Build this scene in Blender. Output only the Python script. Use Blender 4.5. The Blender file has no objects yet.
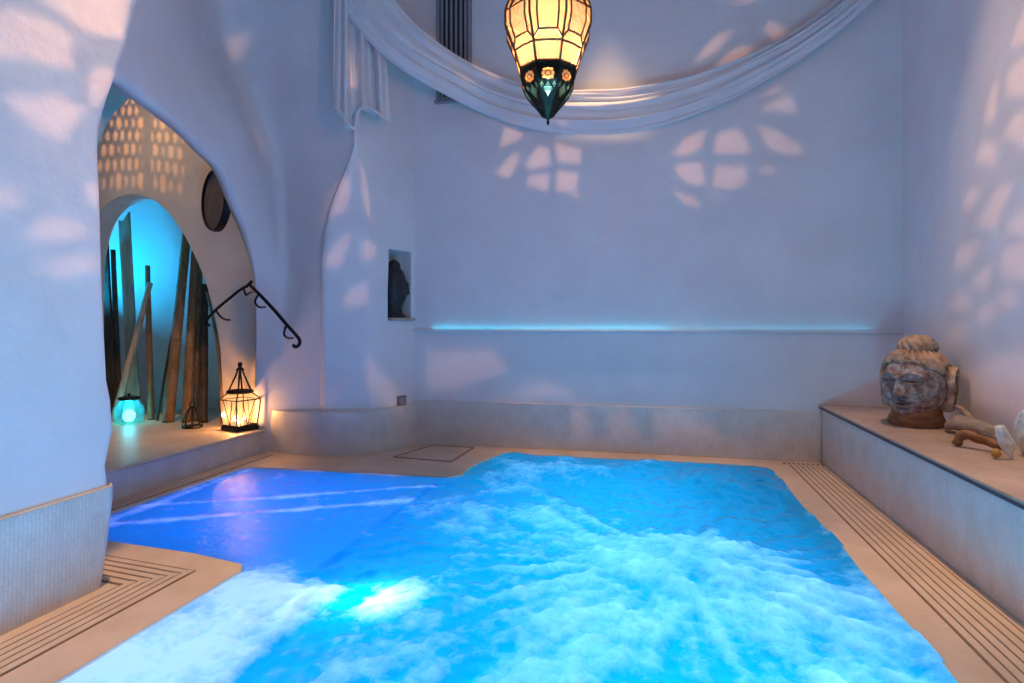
import bpy, bmesh, math, random
import numpy as np
from mathutils import Vector, noise, Matrix

random.seed(4)
PI = math.pi
SC = bpy.context.scene
COL = SC.collection

# ------------------------------------------------------------------ places
# room axes: x along the back wall, y into the depth, z up; deck at z = 0
CAM = Vector((0, 0, 1.2))
YAW = math.radians(13)
FW = Vector((-math.sin(YAW), math.cos(YAW), 0))
RT = Vector((math.cos(YAW), math.sin(YAW), 0))


def ray(u, v):
    return FW + RT * ((u - 512) / 600) + Vector((0, 0, 1)) * ((325 - v) / 600)


def at(u, v, d):
    return CAM + ray(u, v) * d


def onz(u, v, z=0.0):
    r = ray(u, v)
    return CAM + r * ((z - 1.2) / r.z)


def onx(u, v, x):
    r = ray(u, v)
    return CAM + r * (x / r.x)


def ony(u, v, y):
    r = ray(u, v)
    return CAM + r * (y / r.y)


XR, YB, XL, XLEDGE, ZLEDGE = 2.10, 5.74, -2.45, 1.46, 0.50
HALLZ, RISX = 0.22, -3.57
ZCEIL = 5.2

# --------------------------------------------------------------- materials


def lin(c):
    return tuple(((x / 255) / 12.92 if x / 255 <= .04045 else ((x / 255 + .055) / 1.055) ** 2.4) for x in c)


class NT:
    def __init__(s, name):
        s.m = bpy.data.materials.new(name)
        s.m.use_nodes = True
        s.t = s.m.node_tree
        s.t.nodes.clear()
        s.out = s.n('ShaderNodeOutputMaterial')

    def n(s, typ, **kw):
        nd = s.t.nodes.new(typ)
        for k, v in kw.items():
            if k in nd.inputs.keys():
                nd.inputs[k].default_value = v
            else:
                setattr(nd, k, v)
        return nd

    def l(s, a, b):
        s.t.links.new(a, b)

    def coord(s, scale=(1, 1, 1), rot=(0, 0, 0)):
        tc = s.n('ShaderNodeNewGeometry')
        mp = s.n('ShaderNodeMapping')
        mp.inputs['Scale'].default_value = scale
        mp.inputs['Rotation'].default_value = rot
        s.l(tc.outputs['Position'], mp.inputs['Vector'])
        return mp.outputs['Vector']

    def noise(s, vec, scale, detail=4, rough=.55, dist=0):
        nd = s.n('ShaderNodeTexNoise')
        nd.inputs['Scale'].default_value = scale
        nd.inputs['Detail'].default_value = detail
        nd.inputs['Roughness'].default_value = rough
        nd.inputs['Distortion'].default_value = dist
        s.l(vec, nd.inputs['Vector'])
        return nd.outputs['Fac']

    def ramp(s, fac, stops):
        r = s.n('ShaderNodeValToRGB')
        e = r.color_ramp.elements
        while len(e) > 1:
            e.remove(e[-1])
        e[0].position, e[0].color = stops[0][0], (*stops[0][1], 1)
        for p, c in stops[1:]:
            x = e.new(p)
            x.color = (*c, 1)
        s.l(fac, r.inputs['Fac'])
        return r.outputs['Color']

    def bump(s, h, strength=.3, dist=.02):
        b = s.n('ShaderNodeBump')
        b.inputs['Strength'].default_value = strength
        b.inputs['Distance'].default_value = dist
        s.l(h, b.inputs['Height'])
        return b.outputs['Normal']

    def bsdf(s, color=None, rough=.6, metal=0, normal=None, spec=.5, **kw):
        b = s.n('ShaderNodeBsdfPrincipled')
        b.inputs['Roughness'].default_value = rough
        b.inputs['Metallic'].default_value = metal
        b.inputs['Specular IOR Level'].default_value = spec
        if isinstance(color, tuple):
            b.inputs['Base Color'].default_value = (*color, 1)
        elif color is not None:
            s.l(color, b.inputs['Base Color'])
        if normal is not None:
            s.l(normal, b.inputs['Normal'])
        for k, v in kw.items():
            b.inputs[k].default_value = v
        return b.outputs['BSDF']

    def done(s, shader):
        s.l(shader, s.out.inputs['Surface'])
        return s.m


def mottled(name, c1, c2, scale=6, rough=.6, metal=0, bump=.2, bscale=40, bdist=.01, spec=.4, stretch=(1, 1, 1)):
    n = NT(name)
    v = n.coord(stretch)
    f = n.noise(v, scale, 5, .6)
    c = n.ramp(f, [(.3, c1), (.7, c2)])
    nb = n.bump(n.noise(v, bscale, 4), bump, bdist)
    return n.done(n.bsdf(c, rough, metal, nb, spec))


def tile_mat(name, axis, c1, c2, cm):
    """small vertical mosaic tiles; axis = which world axis runs along the wall"""
    n = NT(name)
    g = n.n('ShaderNodeNewGeometry')
    sp = n.n('ShaderNodeSeparateXYZ')
    n.l(g.outputs['Position'], sp.inputs[0])
    cb = n.n('ShaderNodeCombineXYZ')
    if axis == 'xy':
        ad = n.n('ShaderNodeMath', operation='ADD')
        n.l(sp.outputs['X'], ad.inputs[0])
        n.l(sp.outputs['Y'], ad.inputs[1])
        along = ad.outputs[0]
    else:
        along = sp.outputs['X' if axis == 'x' else 'Y']
    n.l(sp.outputs['Z'], cb.inputs['X'])
    n.l(along, cb.inputs['Y'])
    br = n.n('ShaderNodeTexBrick')
    br.inputs['Scale'].default_value = 1.0
    br.inputs['Brick Width'].default_value = .055
    br.inputs['Row Height'].default_value = .017
    br.inputs['Mortar Size'].default_value = .0022
    br.inputs['Color1'].default_value = (*c1, 1)
    br.inputs['Color2'].default_value = (*c2, 1)
    br.inputs['Mortar'].default_value = (*cm, 1)
    br.inputs['Bias'].default_value = -.1
    n.l(cb.outputs[0], br.inputs['Vector'])
    f = n.noise(n.coord(), 7, 4)
    mix = n.n('ShaderNodeMix', data_type='RGBA', blend_type='MULTIPLY')
    mix.inputs['Factor'].default_value = 1
    n.l(br.outputs['Color'], mix.inputs['A'])
    n.l(n.ramp(f, [(.3, (.86, .84, .82)), (.7, (1, 1, 1))]), mix.inputs['B'])
    nb = n.bump(br.outputs['Fac'], -.25, .004)
    return n.done(n.bsdf(mix.outputs['Result'], .35, 0, nb, .5))


M = {}
M['plaster'] = mottled('lime_plaster', (.72, .69, .69), (.80, .78, .79), 1.6, .85, 0, .25, 9, .02, .15)
M['plaster_hall'] = mottled('hall_plaster', (.58, .50, .44), (.68, .60, .53), 2, .85, 0, .25, 9, .02, .15)
M['tile_x'] = tile_mat('mosaic_tile_x', 'x', (.72, .69, .64), (.78, .75, .70), (.66, .62, .57))
M['tile_y'] = tile_mat('mosaic_tile_y', 'y', (.72, .69, .64), (.78, .75, .70), (.66, .62, .57))
M['tile_xy'] = tile_mat('mosaic_tile_xy', 'xy', (.72, .69, .64), (.78, .75, .70), (.66, .62, .57))
M['deck'] = mottled('travertine', (.58, .42, .29), (.74, .56, .42), 3.5, .42, 0, .15, 30, .006, .5, (1, 1, 1))
M['stone_top'] = mottled('brown_stone_slab', (.33, .24, .19), (.50, .38, .31), 4, .45, 0, .15, 30, .004, .5)
M['slab_edge'] = mottled('dark_slab_edge', (.06, .045, .05), (.10, .08, .08), 12, .5)
M['slot'] = mottled('dark_slot', (.19, .13, .095), (.26, .18, .13), 20, .7)
M['iron'] = mottled('wrought_iron', (.012, .010, .010), (.03, .026, .026), 25, .5, .7, .3, 90, .002)
M['brass'] = mottled('aged_brass', (.07, .045, .025), (.16, .10, .05), 30, .45, .85, .3, 90, .002)
M['darkbrass'] = mottled('dark_brass', (.03, .02, .012), (.07, .045, .03), 30, .45, .8, .3, 90, .002)
M['basin'] = mottled('pool_tile', (.55, .62, .68), (.65, .72, .78), 8, .4)
M['grey_metal'] = mottled('grey_metal', (.16, .15, .16), (.22, .21, .22), 20, .45, .3)
M['vent_metal'] = mottled('painted_metal', (.26, .25, .27), (.32, .31, .33), 20, .5, .1)
M['dark_void'] = mottled('dark_inside', (.02, .02, .025), (.03, .03, .035), 9, .9)
M['drum_skin'] = mottled('drum_skin', (.10, .075, .07), (.15, .12, .11), 8, .7, 0, .1)
M['bust'] = mottled('dark_basalt', (.012, .012, .014), (.035, .032, .034), 18, .5, 0, .4, 60, .006)
M['wax'] = mottled('candle_wax', (.75, .68, .55), (.8, .74, .62), 10, .5)
M['drift'] = mottled('grey_driftwood', (.20, .15, .12), (.40, .33, .29), 9, .75, 0, .5, 45, .01, .3, (1, 1, 4))
M['root'] = mottled('brown_root', (.17, .075, .03), (.36, .18, .08), 9, .6, 0, .5, 45, .01, .3, (1, 1, 4))
M['quartz'] = mottled('pale_coral', (.58, .66, .66), (.80, .84, .82), 14, .5, 0, .6, 50, .012)
M['amber_stone'] = mottled('amber_stone', (.30, .16, .03), (.48, .28, .06), 14, .45)


def wood(name, c1, c2):
    n = NT(name)
    v = n.coord((9, 9, 1.3))
    f = n.noise(v, 3.2, 5, .6, .4)
    c = n.ramp(f, [(.3, c1), (.7, c2)])
    return n.done(n.bsdf(c, .6, 0, n.bump(n.noise(v, 12, 3), .4, .01), .3))


M['cane_brown'] = wood('cane_brown', (.16, .085, .04), (.33, .19, .09))
M['cane_dark'] = wood('cane_dark', (.035, .022, .016), (.085, .055, .04))
M['cane_pale'] = wood('cane_pale', (.34, .27, .2), (.5, .42, .32))


def cloth_mat():
    n = NT('sheer_cotton')
    v = n.coord()
    c = n.ramp(n.noise(v, 3, 3), [(.3, (.76, .76, .78)), (.7, (.84, .84, .86))])
    nb = n.bump(n.noise(v, 160, 2), .15, .003)
    d = n.bsdf(c, .9, 0, nb, .1)
    tr = n.n('ShaderNodeBsdfTranslucent')
    n.l(c, tr.inputs['Color'])
    mx = n.n('ShaderNodeMixShader')
    mx.inputs[0].default_value = .12
    n.l(d, mx.inputs[1])
    n.l(tr.outputs[0], mx.inputs[2])
    return n.done(mx.outputs[0])


M['cloth'] = cloth_mat()


def glass_mat(name, col, clear=.45, trans=.4, gloss=.15, rough=.25):
    """frosted, thin coloured glass: part clear, part scattering"""
    n = NT(name)
    tp = n.n('ShaderNodeBsdfTransparent')
    tp.inputs['Color'].default_value = (*col, 1)
    tl = n.n('ShaderNodeBsdfTranslucent')
    tl.inputs['Color'].default_value = (*col, 1)
    gl = n.n('ShaderNodeBsdfGlossy')
    gl.inputs['Roughness'].default_value = rough
    a = n.n('ShaderNodeMixShader')
    a.inputs[0].default_value = trans / (trans + clear)
    n.l(tp.outputs[0], a.inputs[1])
    n.l(tl.outputs[0], a.inputs[2])
    b = n.n('ShaderNodeMixShader')
    b.inputs[0].default_value = gloss
    n.l(a.outputs[0], b.inputs[1])
    n.l(gl.outputs[0], b.inputs[2])
    return n.done(b.outputs[0])


M['amber_glass'] = glass_mat('amber_glass', (1, .76, .52), .80, .055, .05)
M['amber_lining'] = glass_mat('amber_lining', (.8, .55, .30), .3, .010, .1)
M['clear_glass'] = glass_mat('clear_glass', (.95, .95, .93), .86, .06, .06, .05)
M['teal_glass'] = glass_mat('teal_glass', (.10, .38, .50), .3, .008, .12)
M['jar_glass'] = glass_mat('cyan_jar_glass', (.55, .95, .95), .8, .07, .1, .1)


def emit(name, col, s):
    n = NT(name)
    e = n.n('ShaderNodeEmission')
    e.inputs['Color'].default_value = (*col, 1)
    e.inputs['Strength'].default_value = s
    return n.done(e.outputs[0])


M['bulb'] = emit('lit_bulb_globe', (1, .62, .32), .82)
M['flame'] = emit('candle_flame', (1, .55, .15), 6)
M['cyan_led'] = emit('cyan_led', (.35, .95, 1), 5)


def water_mat():
    n = NT('bubbling_water')
    at_ = n.n('ShaderNodeAttribute', attribute_name='foam')
    v = n.coord((1, 1, 1))
    fine = n.noise(v, 22, 6, .65, .8)
    fine2 = n.noise(v, 7, 5, .6, 1.2)
    add = n.n('ShaderNodeMath', operation='MULTIPLY_ADD')
    n.l(fine, add.inputs[0])
    add.inputs[1].default_value = .8
    n.l(at_.outputs['Fac'], add.inputs[2])
    add2 = n.n('ShaderNodeMath', operation='MULTIPLY_ADD')
    n.l(fine2, add2.inputs[0])
    add2.inputs[1].default_value = .7
    n.l(add.outputs[0], add2.inputs[2])
    mr = n.n('ShaderNodeMapRange')
    mr.inputs['From Min'].default_value = .88
    mr.inputs['From Max'].default_value = 1.80
    n.l(add2.outputs[0], mr.inputs['Value'])
    f = mr.outputs['Result']
    nb = n.bump(add2.outputs[0], .28, .03)
    # clear water: tinted scattering with a shiny surface
    tw = n.n('ShaderNodeBsdfTranslucent')
    tw.inputs['Color'].default_value = (.0, .46, .66, 1)
    n.l(nb, tw.inputs['Normal'])
    # foam: white, scattering
    tf = n.n('ShaderNodeBsdfTranslucent')
    tf.inputs['Color'].default_value = (.78, .95, 1, 1)
    df = n.n('ShaderNodeBsdfDiffuse')
    df.inputs['Color'].default_value = (.8, .85, .9, 1)
    n.l(nb, df.inputs['Normal'])
    mf = n.n('ShaderNodeMixShader')
    mf.inputs[0].default_value = .12
    n.l(tf.outputs[0], mf.inputs[1])
    n.l(df.outputs[0], mf.inputs[2])
    mx = n.n('ShaderNodeMixShader')
    n.l(f, mx.inputs[0])
    n.l(tw.outputs[0], mx.inputs[1])
    n.l(mf.outputs[0], mx.inputs[2])
    gl = n.n('ShaderNodeBsdfGlossy')
    gl.inputs['Roughness'].default_value = .18
    n.l(nb, gl.inputs['Normal'])
    fr = n.n('ShaderNodeFresnel')
    fr.inputs['IOR'].default_value = 1.25
    n.l(nb, fr.inputs['Normal'])
    m2 = n.n('ShaderNodeMixShader')
    fk = n.n('ShaderNodeMath', operation='MULTIPLY_ADD')
    n.l(f, fk.inputs[0])
    fk.inputs[1].default_value = -.85
    fk.inputs[2].default_value = 1
    fm = n.n('ShaderNodeMath', operation='MULTIPLY')
    n.l(fr.outputs[0], fm.inputs[0])
    n.l(fk.outputs[0], fm.inputs[1])
    n.l(fm.outputs[0], m2.inputs[0])
    n.l(mx.outputs[0], m2.inputs[1])
    n.l(gl.outputs[0], m2.inputs[2])
    # still, bubble-free water lets the lamps shine straight through
    cl = n.n('ShaderNodeMapRange')
    cl.inputs['From Min'].default_value = -1.2
    cl.inputs['From Max'].default_value = -2.0
    cl.inputs['To Max'].default_value = .6
    n.l(at_.outputs['Fac'], cl.inputs['Value'])
    tp = n.n('ShaderNodeBsdfTransparent')
    tp.inputs['Color'].default_value = (.85, .95, 1, 1)
    m3 = n.n('ShaderNodeMixShader')
    n.l(cl.outputs[0], m3.inputs[0])
    n.l(m2.outputs[0], m3.inputs[1])
    n.l(tp.outputs[0], m3.inputs[2])
    return n.done(m3.outputs[0])


M['water'] = water_mat()


def statue_mat():
    n = NT('weathered_carved_stone')
    v = n.coord()
    f = n.noise(v, 20, 6, .7)
    c = n.ramp(f, [(.30, (.08, .04, .035)), (.44, (.20, .11, .085)), (.54, (.34, .24, .20)), (.68, (.52, .48, .46))])
    return n.done(n.bsdf(c, .65, 0, n.bump(n.noise(v, 60, 5), .45, .008), .35))


M['statue'] = statue_mat()
M['statue_hair'] = mottled('carved_hair', (.18, .09, .05), (.52, .37, .26), 26, .6, 0, .4, 60, .006)

# ----------------------------------------------------------------- builders


def wloc(o):
    p = Vector((0, 0, 0))
    while o is not None:
        p += o.location
        o = o.parent
    return p


def obj(name, verts, faces, mat, parent=None, smooth=False, auto=None):
    off = wloc(parent)
    me = bpy.data.meshes.new(name)
    me.from_pydata([tuple(Vector(v) - off) for v in verts], [], faces)
    me.validate()
    me.update()
    me.materials.append(mat)
    if smooth:
        me.polygons.foreach_set('use_smooth', [True] * len(me.polygons))
        if auto:
            try:
                me.set_sharp_from_angle(angle=math.radians(auto))
            except Exception:
                pass
    o = bpy.data.objects.new(name, me)
    COL.objects.link(o)
    if parent is not None:
        o.parent = parent
    return o


class MB:
    def __init__(s):
        s.v, s.f = [], []

    def add(s, v, f):
        b = len(s.v)
        s.v += [Vector(x) for x in v]
        s.f += [tuple(i + b for i in q) for q in f]
        return s

    def grid(s, rows, closed_u=False, closed_v=False):
        nr, nc = len(rows), len(rows[0])
        b = len(s.v)
        for r in rows:
            s.v += [Vector(p) for p in r]
        for i in range(nr if closed_v else nr - 1):
            for j in range(nc if closed_u else nc - 1):
                i2, j2 = (i + 1) % nr, (j + 1) % nc
                s.f.append((b + i * nc + j, b + i * nc + j2, b + i2 * nc + j2, b + i2 * nc + j))
        return s

    def cap(s, ring):
        b = len(s.v)
        s.v += [Vector(p) for p in ring]
        s.f.append(tuple(range(b, b + len(ring))))
        return s

    def loft(s, rings):
        s.grid(rings, closed_u=True)
        s.cap(list(reversed(rings[0])))
        s.cap(rings[-1])
        return s

    def tube(s, pts, r, n=8, flat=1.0):
        pts = [Vector(p) for p in pts]
        rs = r if isinstance(r, (list, tuple)) else [r] * len(pts)
        rings = []
        t0 = (pts[1] - pts[0]).normalized()
        a = t0.orthogonal().normalized()
        for i, p in enumerate(pts):
            t = ((pts[min(i + 1, len(pts) - 1)] - pts[max(i - 1, 0)])).normalized()
            a = (a - t * a.dot(t)).normalized()
            b = t.cross(a)
            rings.append([p + (a * math.cos(2 * PI * k / n) + b * math.sin(2 * PI * k / n) * flat) * rs[i] for k in range(n)])
        return s.loft(rings)

    def lathe(s, prof, c=(0, 0, 0), n=24, ph=0.0, close=True):
        c = Vector(c)
        rings = [[c + Vector((r * math.sin(ph + 2 * PI * k / n), -r * math.cos(ph + 2 * PI * k / n), z)) for k in range(n)] for r, z in prof]
        if close:
            return s.loft(rings)
        return s.grid(rings, closed_u=True)

    def box(s, c, size, ax=None):
        c = Vector(c)
        ax = ax or (Vector((1, 0, 0)), Vector((0, 1, 0)), Vector((0, 0, 1)))
        v = []
        for k in range(8):
            v.append(c + ax[0] * size[0] * ((k & 1) - .5) + ax[1] * size[1] * (((k >> 1) & 1) - .5) + ax[2] * size[2] * ((k >> 2) - .5))
        return s.add(v, [(0, 2, 3, 1), (4, 5, 7, 6), (0, 1, 5, 4), (2, 6, 7, 3), (0, 4, 6, 2), (1, 3, 7, 5)])

    def build(s, name, mat, parent=None, smooth=False, auto=None):
        return obj(name, s.v, s.f, mat, parent, smooth, auto)


def prism(poly, d):
    """closed solid from an outline and an extrusion vector"""
    d = Vector(d)
    m = MB()
    a = [Vector(p) for p in poly]
    b = [p + d for p in a]
    n = len(a)
    m.v = a + b
    m.f = [tuple(range(n)), tuple(range(2 * n - 1, n - 1, -1))]
    m.f += [(i, i + n, (i + 1) % n + n, (i + 1) % n) for i in range(n)]
    return m


def fix_normals(o):
    bm = bmesh.new()
    bm.from_mesh(o.data)
    bmesh.ops.remove_doubles(bm, verts=bm.verts, dist=.0004)
    bmesh.ops.recalc_face_normals(bm, faces=bm.faces)
    bm.to_mesh(o.data)
    bm.free()
    o.data.update()
    return o


def bevel(o, w, seg=2, angle=40):
    m = o.modifiers.new('bevel', 'BEVEL')
    m.width = w
    m.segments = seg
    m.limit_method = 'ANGLE'
    m.angle_limit = math.radians(angle)
    return o


def smooth_all(o, auto=None):
    o.data.polygons.foreach_set('use_smooth', [True] * len(o.data.polygons))
    if auto:
        o.data.set_sharp_from_angle(angle=math.radians(auto))
    return o


def thing(name, label, cat, loc=(0, 0, 0), group=None):
    o = bpy.data.objects.new(name, None)
    o.empty_display_size = .1
    COL.objects.link(o)
    o.location = loc
    return tag(o, label, cat, group)


def tag(o, label, cat, group=None, kind=None):
    o['label'] = label
    o['category'] = cat
    if group:
        o['group'] = group
    if kind:
        o['kind'] = kind
    return o


def struct(o, label=None, cat=None):
    o['kind'] = 'structure'
    if label:
        o['label'] = label
        o['category'] = cat
    return o


def catmull(pts, n):
    pts = [Vector(p) for p in pts]
    out = []
    for i in range(len(pts) - 1):
        p0, p1, p2, p3 = pts[max(i - 1, 0)], pts[i], pts[i + 1], pts[min(i + 2, len(pts) - 1)]
        for k in range(n):
            t = k / n
            out.append(.5 * ((2 * p1) + (p2 - p0) * t + (2 * p0 - 5 * p1 + 4 * p2 - p3) * t * t + (3 * p1 - p0 - 3 * p2 + p3) * t ** 3))
    out.append(pts[-1])
    return out


def interp(xs, ys, x):
    return float(np.interp(x, xs, ys))


def point_light(name, loc, col, power, radius=.05, parent=None):
    l = bpy.data.lights.new(name, 'POINT')
    l.color = col
    l.energy = power
    l.shadow_soft_size = radius
    o = bpy.data.objects.new(name, l)
    COL.objects.link(o)
    o.location = Vector(loc) - wloc(parent)
    if parent is not None:
        o.parent = parent
    return o


def area_light(name, loc, col, power, sx, sy, direction=(0, 0, 1)):
    l = bpy.data.lights.new(name, 'AREA')
    l.shape = 'RECTANGLE'
    l.size, l.size_y = sx, sy
    l.color = col
    l.energy = power
    o = bpy.data.objects.new(name, l)
    COL.objects.link(o)
    o.location = loc
    o.rotation_euler = Vector(direction).to_track_quat('-Z', 'Y').to_euler()
    return o


def apply_bool(o, cutter):
    m = o.modifiers.new('cut', 'BOOLEAN')
    m.operation = 'DIFFERENCE'
    m.object = cutter
    m.solver = 'EXACT'
    dg = bpy.context.evaluated_depsgraph_get()
    me = bpy.data.meshes.new_from_object(o.evaluated_get(dg))
    o.modifiers.clear()
    o.data = me
    bpy.data.objects.remove(cutter)


# ------------------------------------------------------------ room: shell
Y0 = -1.2    # the room goes on a little behind the photographer
# pool outline (counter-clockwise seen from above)
POOL = [(-1.95, .35), (1.0, .35), (1.02, 1.5), (.985, 2.0), (1.02, 2.5), (.995, 3.1), (1.02, 3.7), (.98, 4.4), (1.0, 5.0), (.97, 5.36), (.85, 5.42), (.3, 5.45), (-.4, 5.43), (-1.2, 5.42), (-1.36, 5.33), (-1.46, 5.05), (-1.49, 4.8), (-1.47, 4.6), (-1.56, 4.50), (-2.2, 4.49), (-3.28, 4.45), (-3.35, 4.38), (-3.36, 2.78), (-2.35, 2.70), (-2.0, 2.63), (-1.95, 2.56)]


def build_deck():
    import mathutils
    outer = [(-3.9, Y0), (XR + .1, Y0), (XR + .1, YB + .1), (-3.9, YB + .1)]
    pts = [Vector((x, y, 0)) for x, y in outer]
    hole = [Vector((x, y, 0)) for x, y in POOL]
    tris = mathutils.geometry.tessellate_polygon([pts, list(reversed(hole))])
    allv = pts + list(reversed(hole))
    bm = bmesh.new()
    vs = [bm.verts.new(p) for p in allv]
    for t in tris:
        try:
            bm.faces.new([vs[i] for i in t])
        except ValueError:
            pass
    bmesh.ops.recalc_face_normals(bm, faces=bm.faces)
    for f in bm.faces:
        if f.normal.z < 0:
            f.normal_flip()
    g = bmesh.ops.extrude_face_region(bm, geom=list(bm.faces))
    for e in g['geom']:
        if isinstance(e, bmesh.types.BMVert):
            e.co.z -= .10
    bmesh.ops.recalc_face_normals(bm, faces=bm.faces)
    me = bpy.data.meshes.new('floor')
    bm.to_mesh(me)
    bm.free()
    me.materials.append(M['deck'])
    o = bpy.data.objects.new('floor', me)
    COL.objects.link(o)
    struct(o)


build_deck()


def build_basin():
    m = MB()
    top = [Vector((x, y, -.10)) for x, y in POOL]
    bot = [Vector((x, y, -1.0)) for x, y in POOL]
    m.grid([top, bot], closed_u=True)
    m.cap(bot)
    o = m.build('pool_basin', M['basin'])
    struct(o, 'pale tiled basin of the glowing plunge pool', 'pool basin')


build_basin()

# back wall, right wall, unseen wall pieces
struct(MB().box(((-2.3 + XR) / 2 - .1, YB + .1, ZCEIL / 2), (XR + 2.9, .2, ZCEIL)).build('wall_back', M['plaster']))
struct(MB().box((XR + .1, (Y0 + YB + .2) / 2, ZCEIL / 2), (.2, YB + .2 - Y0, ZCEIL)).build('wall_right', M['plaster']))
struct(MB().box((-1.9, (Y0 + YB + .2) / 2, ZCEIL + .1), (9.4, YB + 3 - Y0, .2)).build('ceiling', M['plaster']))

# dado of mosaic tile along the back wall
o = MB().box(((-2.35 + XLEDGE) / 2, YB - .012, .22), (XLEDGE + 2.35, .024, .44)).build('baseboard_back', M['tile_x'])
bevel(o, .006)
struct(o)


# left foreground wall with a hand-shaped plaster end
def build_left_wall():
    prof = [(110, 430, 0), (108, 400, 0), (104, 380, 0), (100, 300, 0), (97, 200, 0), (95, 150, 0), (97, 125, 0), (104, 100, 0), (115, 70, 0), (125, 40, 0), (135, 0, 0), (150, -50, 0), (175, -110, 0), (215, -180, 0)]
    ends = [(.45, 2.315), (.55, 2.305)]
    for u, v, _ in prof:
        p = onx(u, v, XL - .035)
        ends.append((p.z, p.y + .012))
    ends.append((ZCEIL, ends[-1][1] + .6))
    ends.insert(0, (0.0, 2.285))
    rings = []
    for z, ye in ends:
        ring = []
        rr = .06
        ring.append(Vector((XL, Y0, z)))
        ring.append(Vector((XL, ye - .5, z)))
        for k in range(7):    # rounded nose
            a = k / 6 * PI / 2
            ring.append(Vector((XL - rr + rr * math.cos(a), ye - rr + rr * math.sin(a), z)))
        ring.append(Vector((XL - .55, ye - .02, z)))
        ring.append(Vector((XL - .55, Y0, z)))
        rings.append(ring)
    o = MB().loft(rings).build('wall_left', M['plaster'])
    fix_normals(o)
    smooth_all(o, 50)
    struct(o)
    # tile dado, leaning out a little towards its rounded top
    rings = []
    for z, out, ye in [(0, .006, 2.285), (.2, .012, 2.315), (.40, .02, 2.335), (.45, .018, 2.335)]:
        ring = [Vector((XL + out, Y0, z)), Vector((XL + out, ye - .3, z))]
        rr = .07
        for k in range(7):
            a = k / 6 * PI / 2
            ring.append(Vector((XL + out - rr + rr * math.cos(a), ye - rr + rr * math.sin(a), z)))
        ring += [Vector((XL - .4, ye, z)), Vector((XL - .4, Y0, z))]
        rings.append(ring)
    o = MB().loft(rings).build('baseboard_left', M['tile_y'])
    fix_normals(o)
    smooth_all(o, 40)
    struct(o)
    # thin grouted edge on top of the dado
    pts = [Vector((XL + .016, Y0, .452)), Vector((XL + .016, 2.2, .452)), Vector((XL + .012, 2.29, .452)), Vector((XL - .03, 2.33, .452))]
    struct(MB().tube(pts, .006, 6).build('trim_1', M['deck']))


build_left_wall()


# ------------------------------------------------------- pier and its arch
def build_pier():
    # tiled foot
    plan = [(-3.80, 5.75), (-3.80, 5.30), (-3.77, 5.17), (-3.66, 5.07), (-3.41, 5.0), (-3.06, 4.955), (-2.79, 5.0), (-2.56, 5.13), (-2.40, 5.40), (-2.29, 5.76)]
    pts = catmull([Vector((x, y, 0)) for x, y in plan], 5)
    rings = []
    cen = Vector((-3.0, 5.7, 0))
    for z, k in [(0, 1.0), (.30, 1.0), (.39, .992), (.40, .97)]:
        rings.append([cen + (p - cen) * k + Vector((0, 0, z)) for p in pts])
    o = MB().loft(rings).build('baseboard_pier', M['tile_xy'])
    fix_normals(o)
    smooth_all(o, 50)
    struct(o)

    # front buttress: flat face, rounded shoulder on its left, side face with a niche
    zs = [0.2, .4, .7, 1.0, 1.4, 1.8, 2.05, 2.25, 2.4, 2.5, 2.6, 2.68, 2.76, 2.82, 2.88, 3.1, 3.5, 4.0, 4.6, ZCEIL]
    rings = []
    for z in zs:
        uL = interp([.2, 1.2, 1.9, 2.2, 2.45, 2.6, 2.72, 2.80, 2.86], [317, 317, 318, 324, 334, 342, 349, 353, 353.5], z)
        uR = interp([.2, 2.0, 2.4, 2.7, 2.85, 3.2, 4.2], [371, 369, 365, 360, 357, 354, 349], z)
        dL = interp([.2, .5, 1.2, 1.8, 2.9, 4.5], [5.60, 5.58, 5.50, 5.44, 5.38, 5.38], z)
        dR = interp([.2, 1.6, 2.95, 4.5], [5.66, 5.66, 5.44, 5.40], z)
        L = at(uL, 0, dL)
        R_ = at(uR, 0, dR)
        C = Vector((-2.325, YB + .05, 0))
        ring = []
        Lb = L + FW * .75
        ring.append(Lb)
        # rounded left shoulder
        rr = min(.10, (R_ - L).length * .45)
        e = (R_ - L).normalized()
        for k in range(5):
            a = PI - k / 4 * PI / 2
            ring.append(L + e * (rr + rr * math.cos(a)) + FW * (rr - rr * math.sin(a)))
        e2 = (C - R_).normalized()
        r2 = min(.05, (R_ - L).length * .4)
        for k in range(5):
            t = k / 4
            ring.append((R_ - e * r2) * (1 - t) ** 2 + R_ * 2 * t * (1 - t) + (R_ + e2 * r2) * t * t)
        ring.append(C)
        ring.append(Vector((C.x - .5, C.y, 0)))
        rings.append([Vector((p.x, p.y, z)) for p in ring])
    o = MB().loft(rings).build('wall_pier', M['plaster'])
    fix_normals(o)
    # niche cut into the side face
    R_ = at(371, 0, 5.66)
    R_.z = 0
    C = Vector((-2.325, YB + .05, 0))
    e2 = (C - R_).normalized()
    nrm = Vector((e2.y, -e2.x, 0))

    def on_face(u):
        r = ray(u, 0)
        # solve R_ + e2*s == ray*d in plan
        den = r.x * (-e2.y) - r.y * (-e2.x)
        d = (R_.x * (-e2.y) - R_.y * (-e2.x)) / den
        p = CAM + r * d
        return Vector((p.x, p.y, 0)), d
    pL, dl = on_face(388)
    pR, dr = on_face(411)
    zt = 1.2 + (325 - 249) / 600 * dl
    zb = 1.2 + (325 - 319) / 600 * dr
    cut = prism([pL + nrm * .1 + Vector((0, 0, zb)), pR + nrm * .1 + Vector((0, 0, zb)), pR + nrm * .1 + Vector((0, 0, zt)), pL + nrm * .1 + Vector((0, 0, zt))], -nrm * .45).build('cutter', M['plaster'])
    fix_normals(cut)
    apply_bool(o, cut)
    smooth_all(o, 35)
    struct(o)
    return pL, pR, zt, zb, e2, nrm


NL, NR, NZT, NZB, NE, NN = build_pier()


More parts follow.
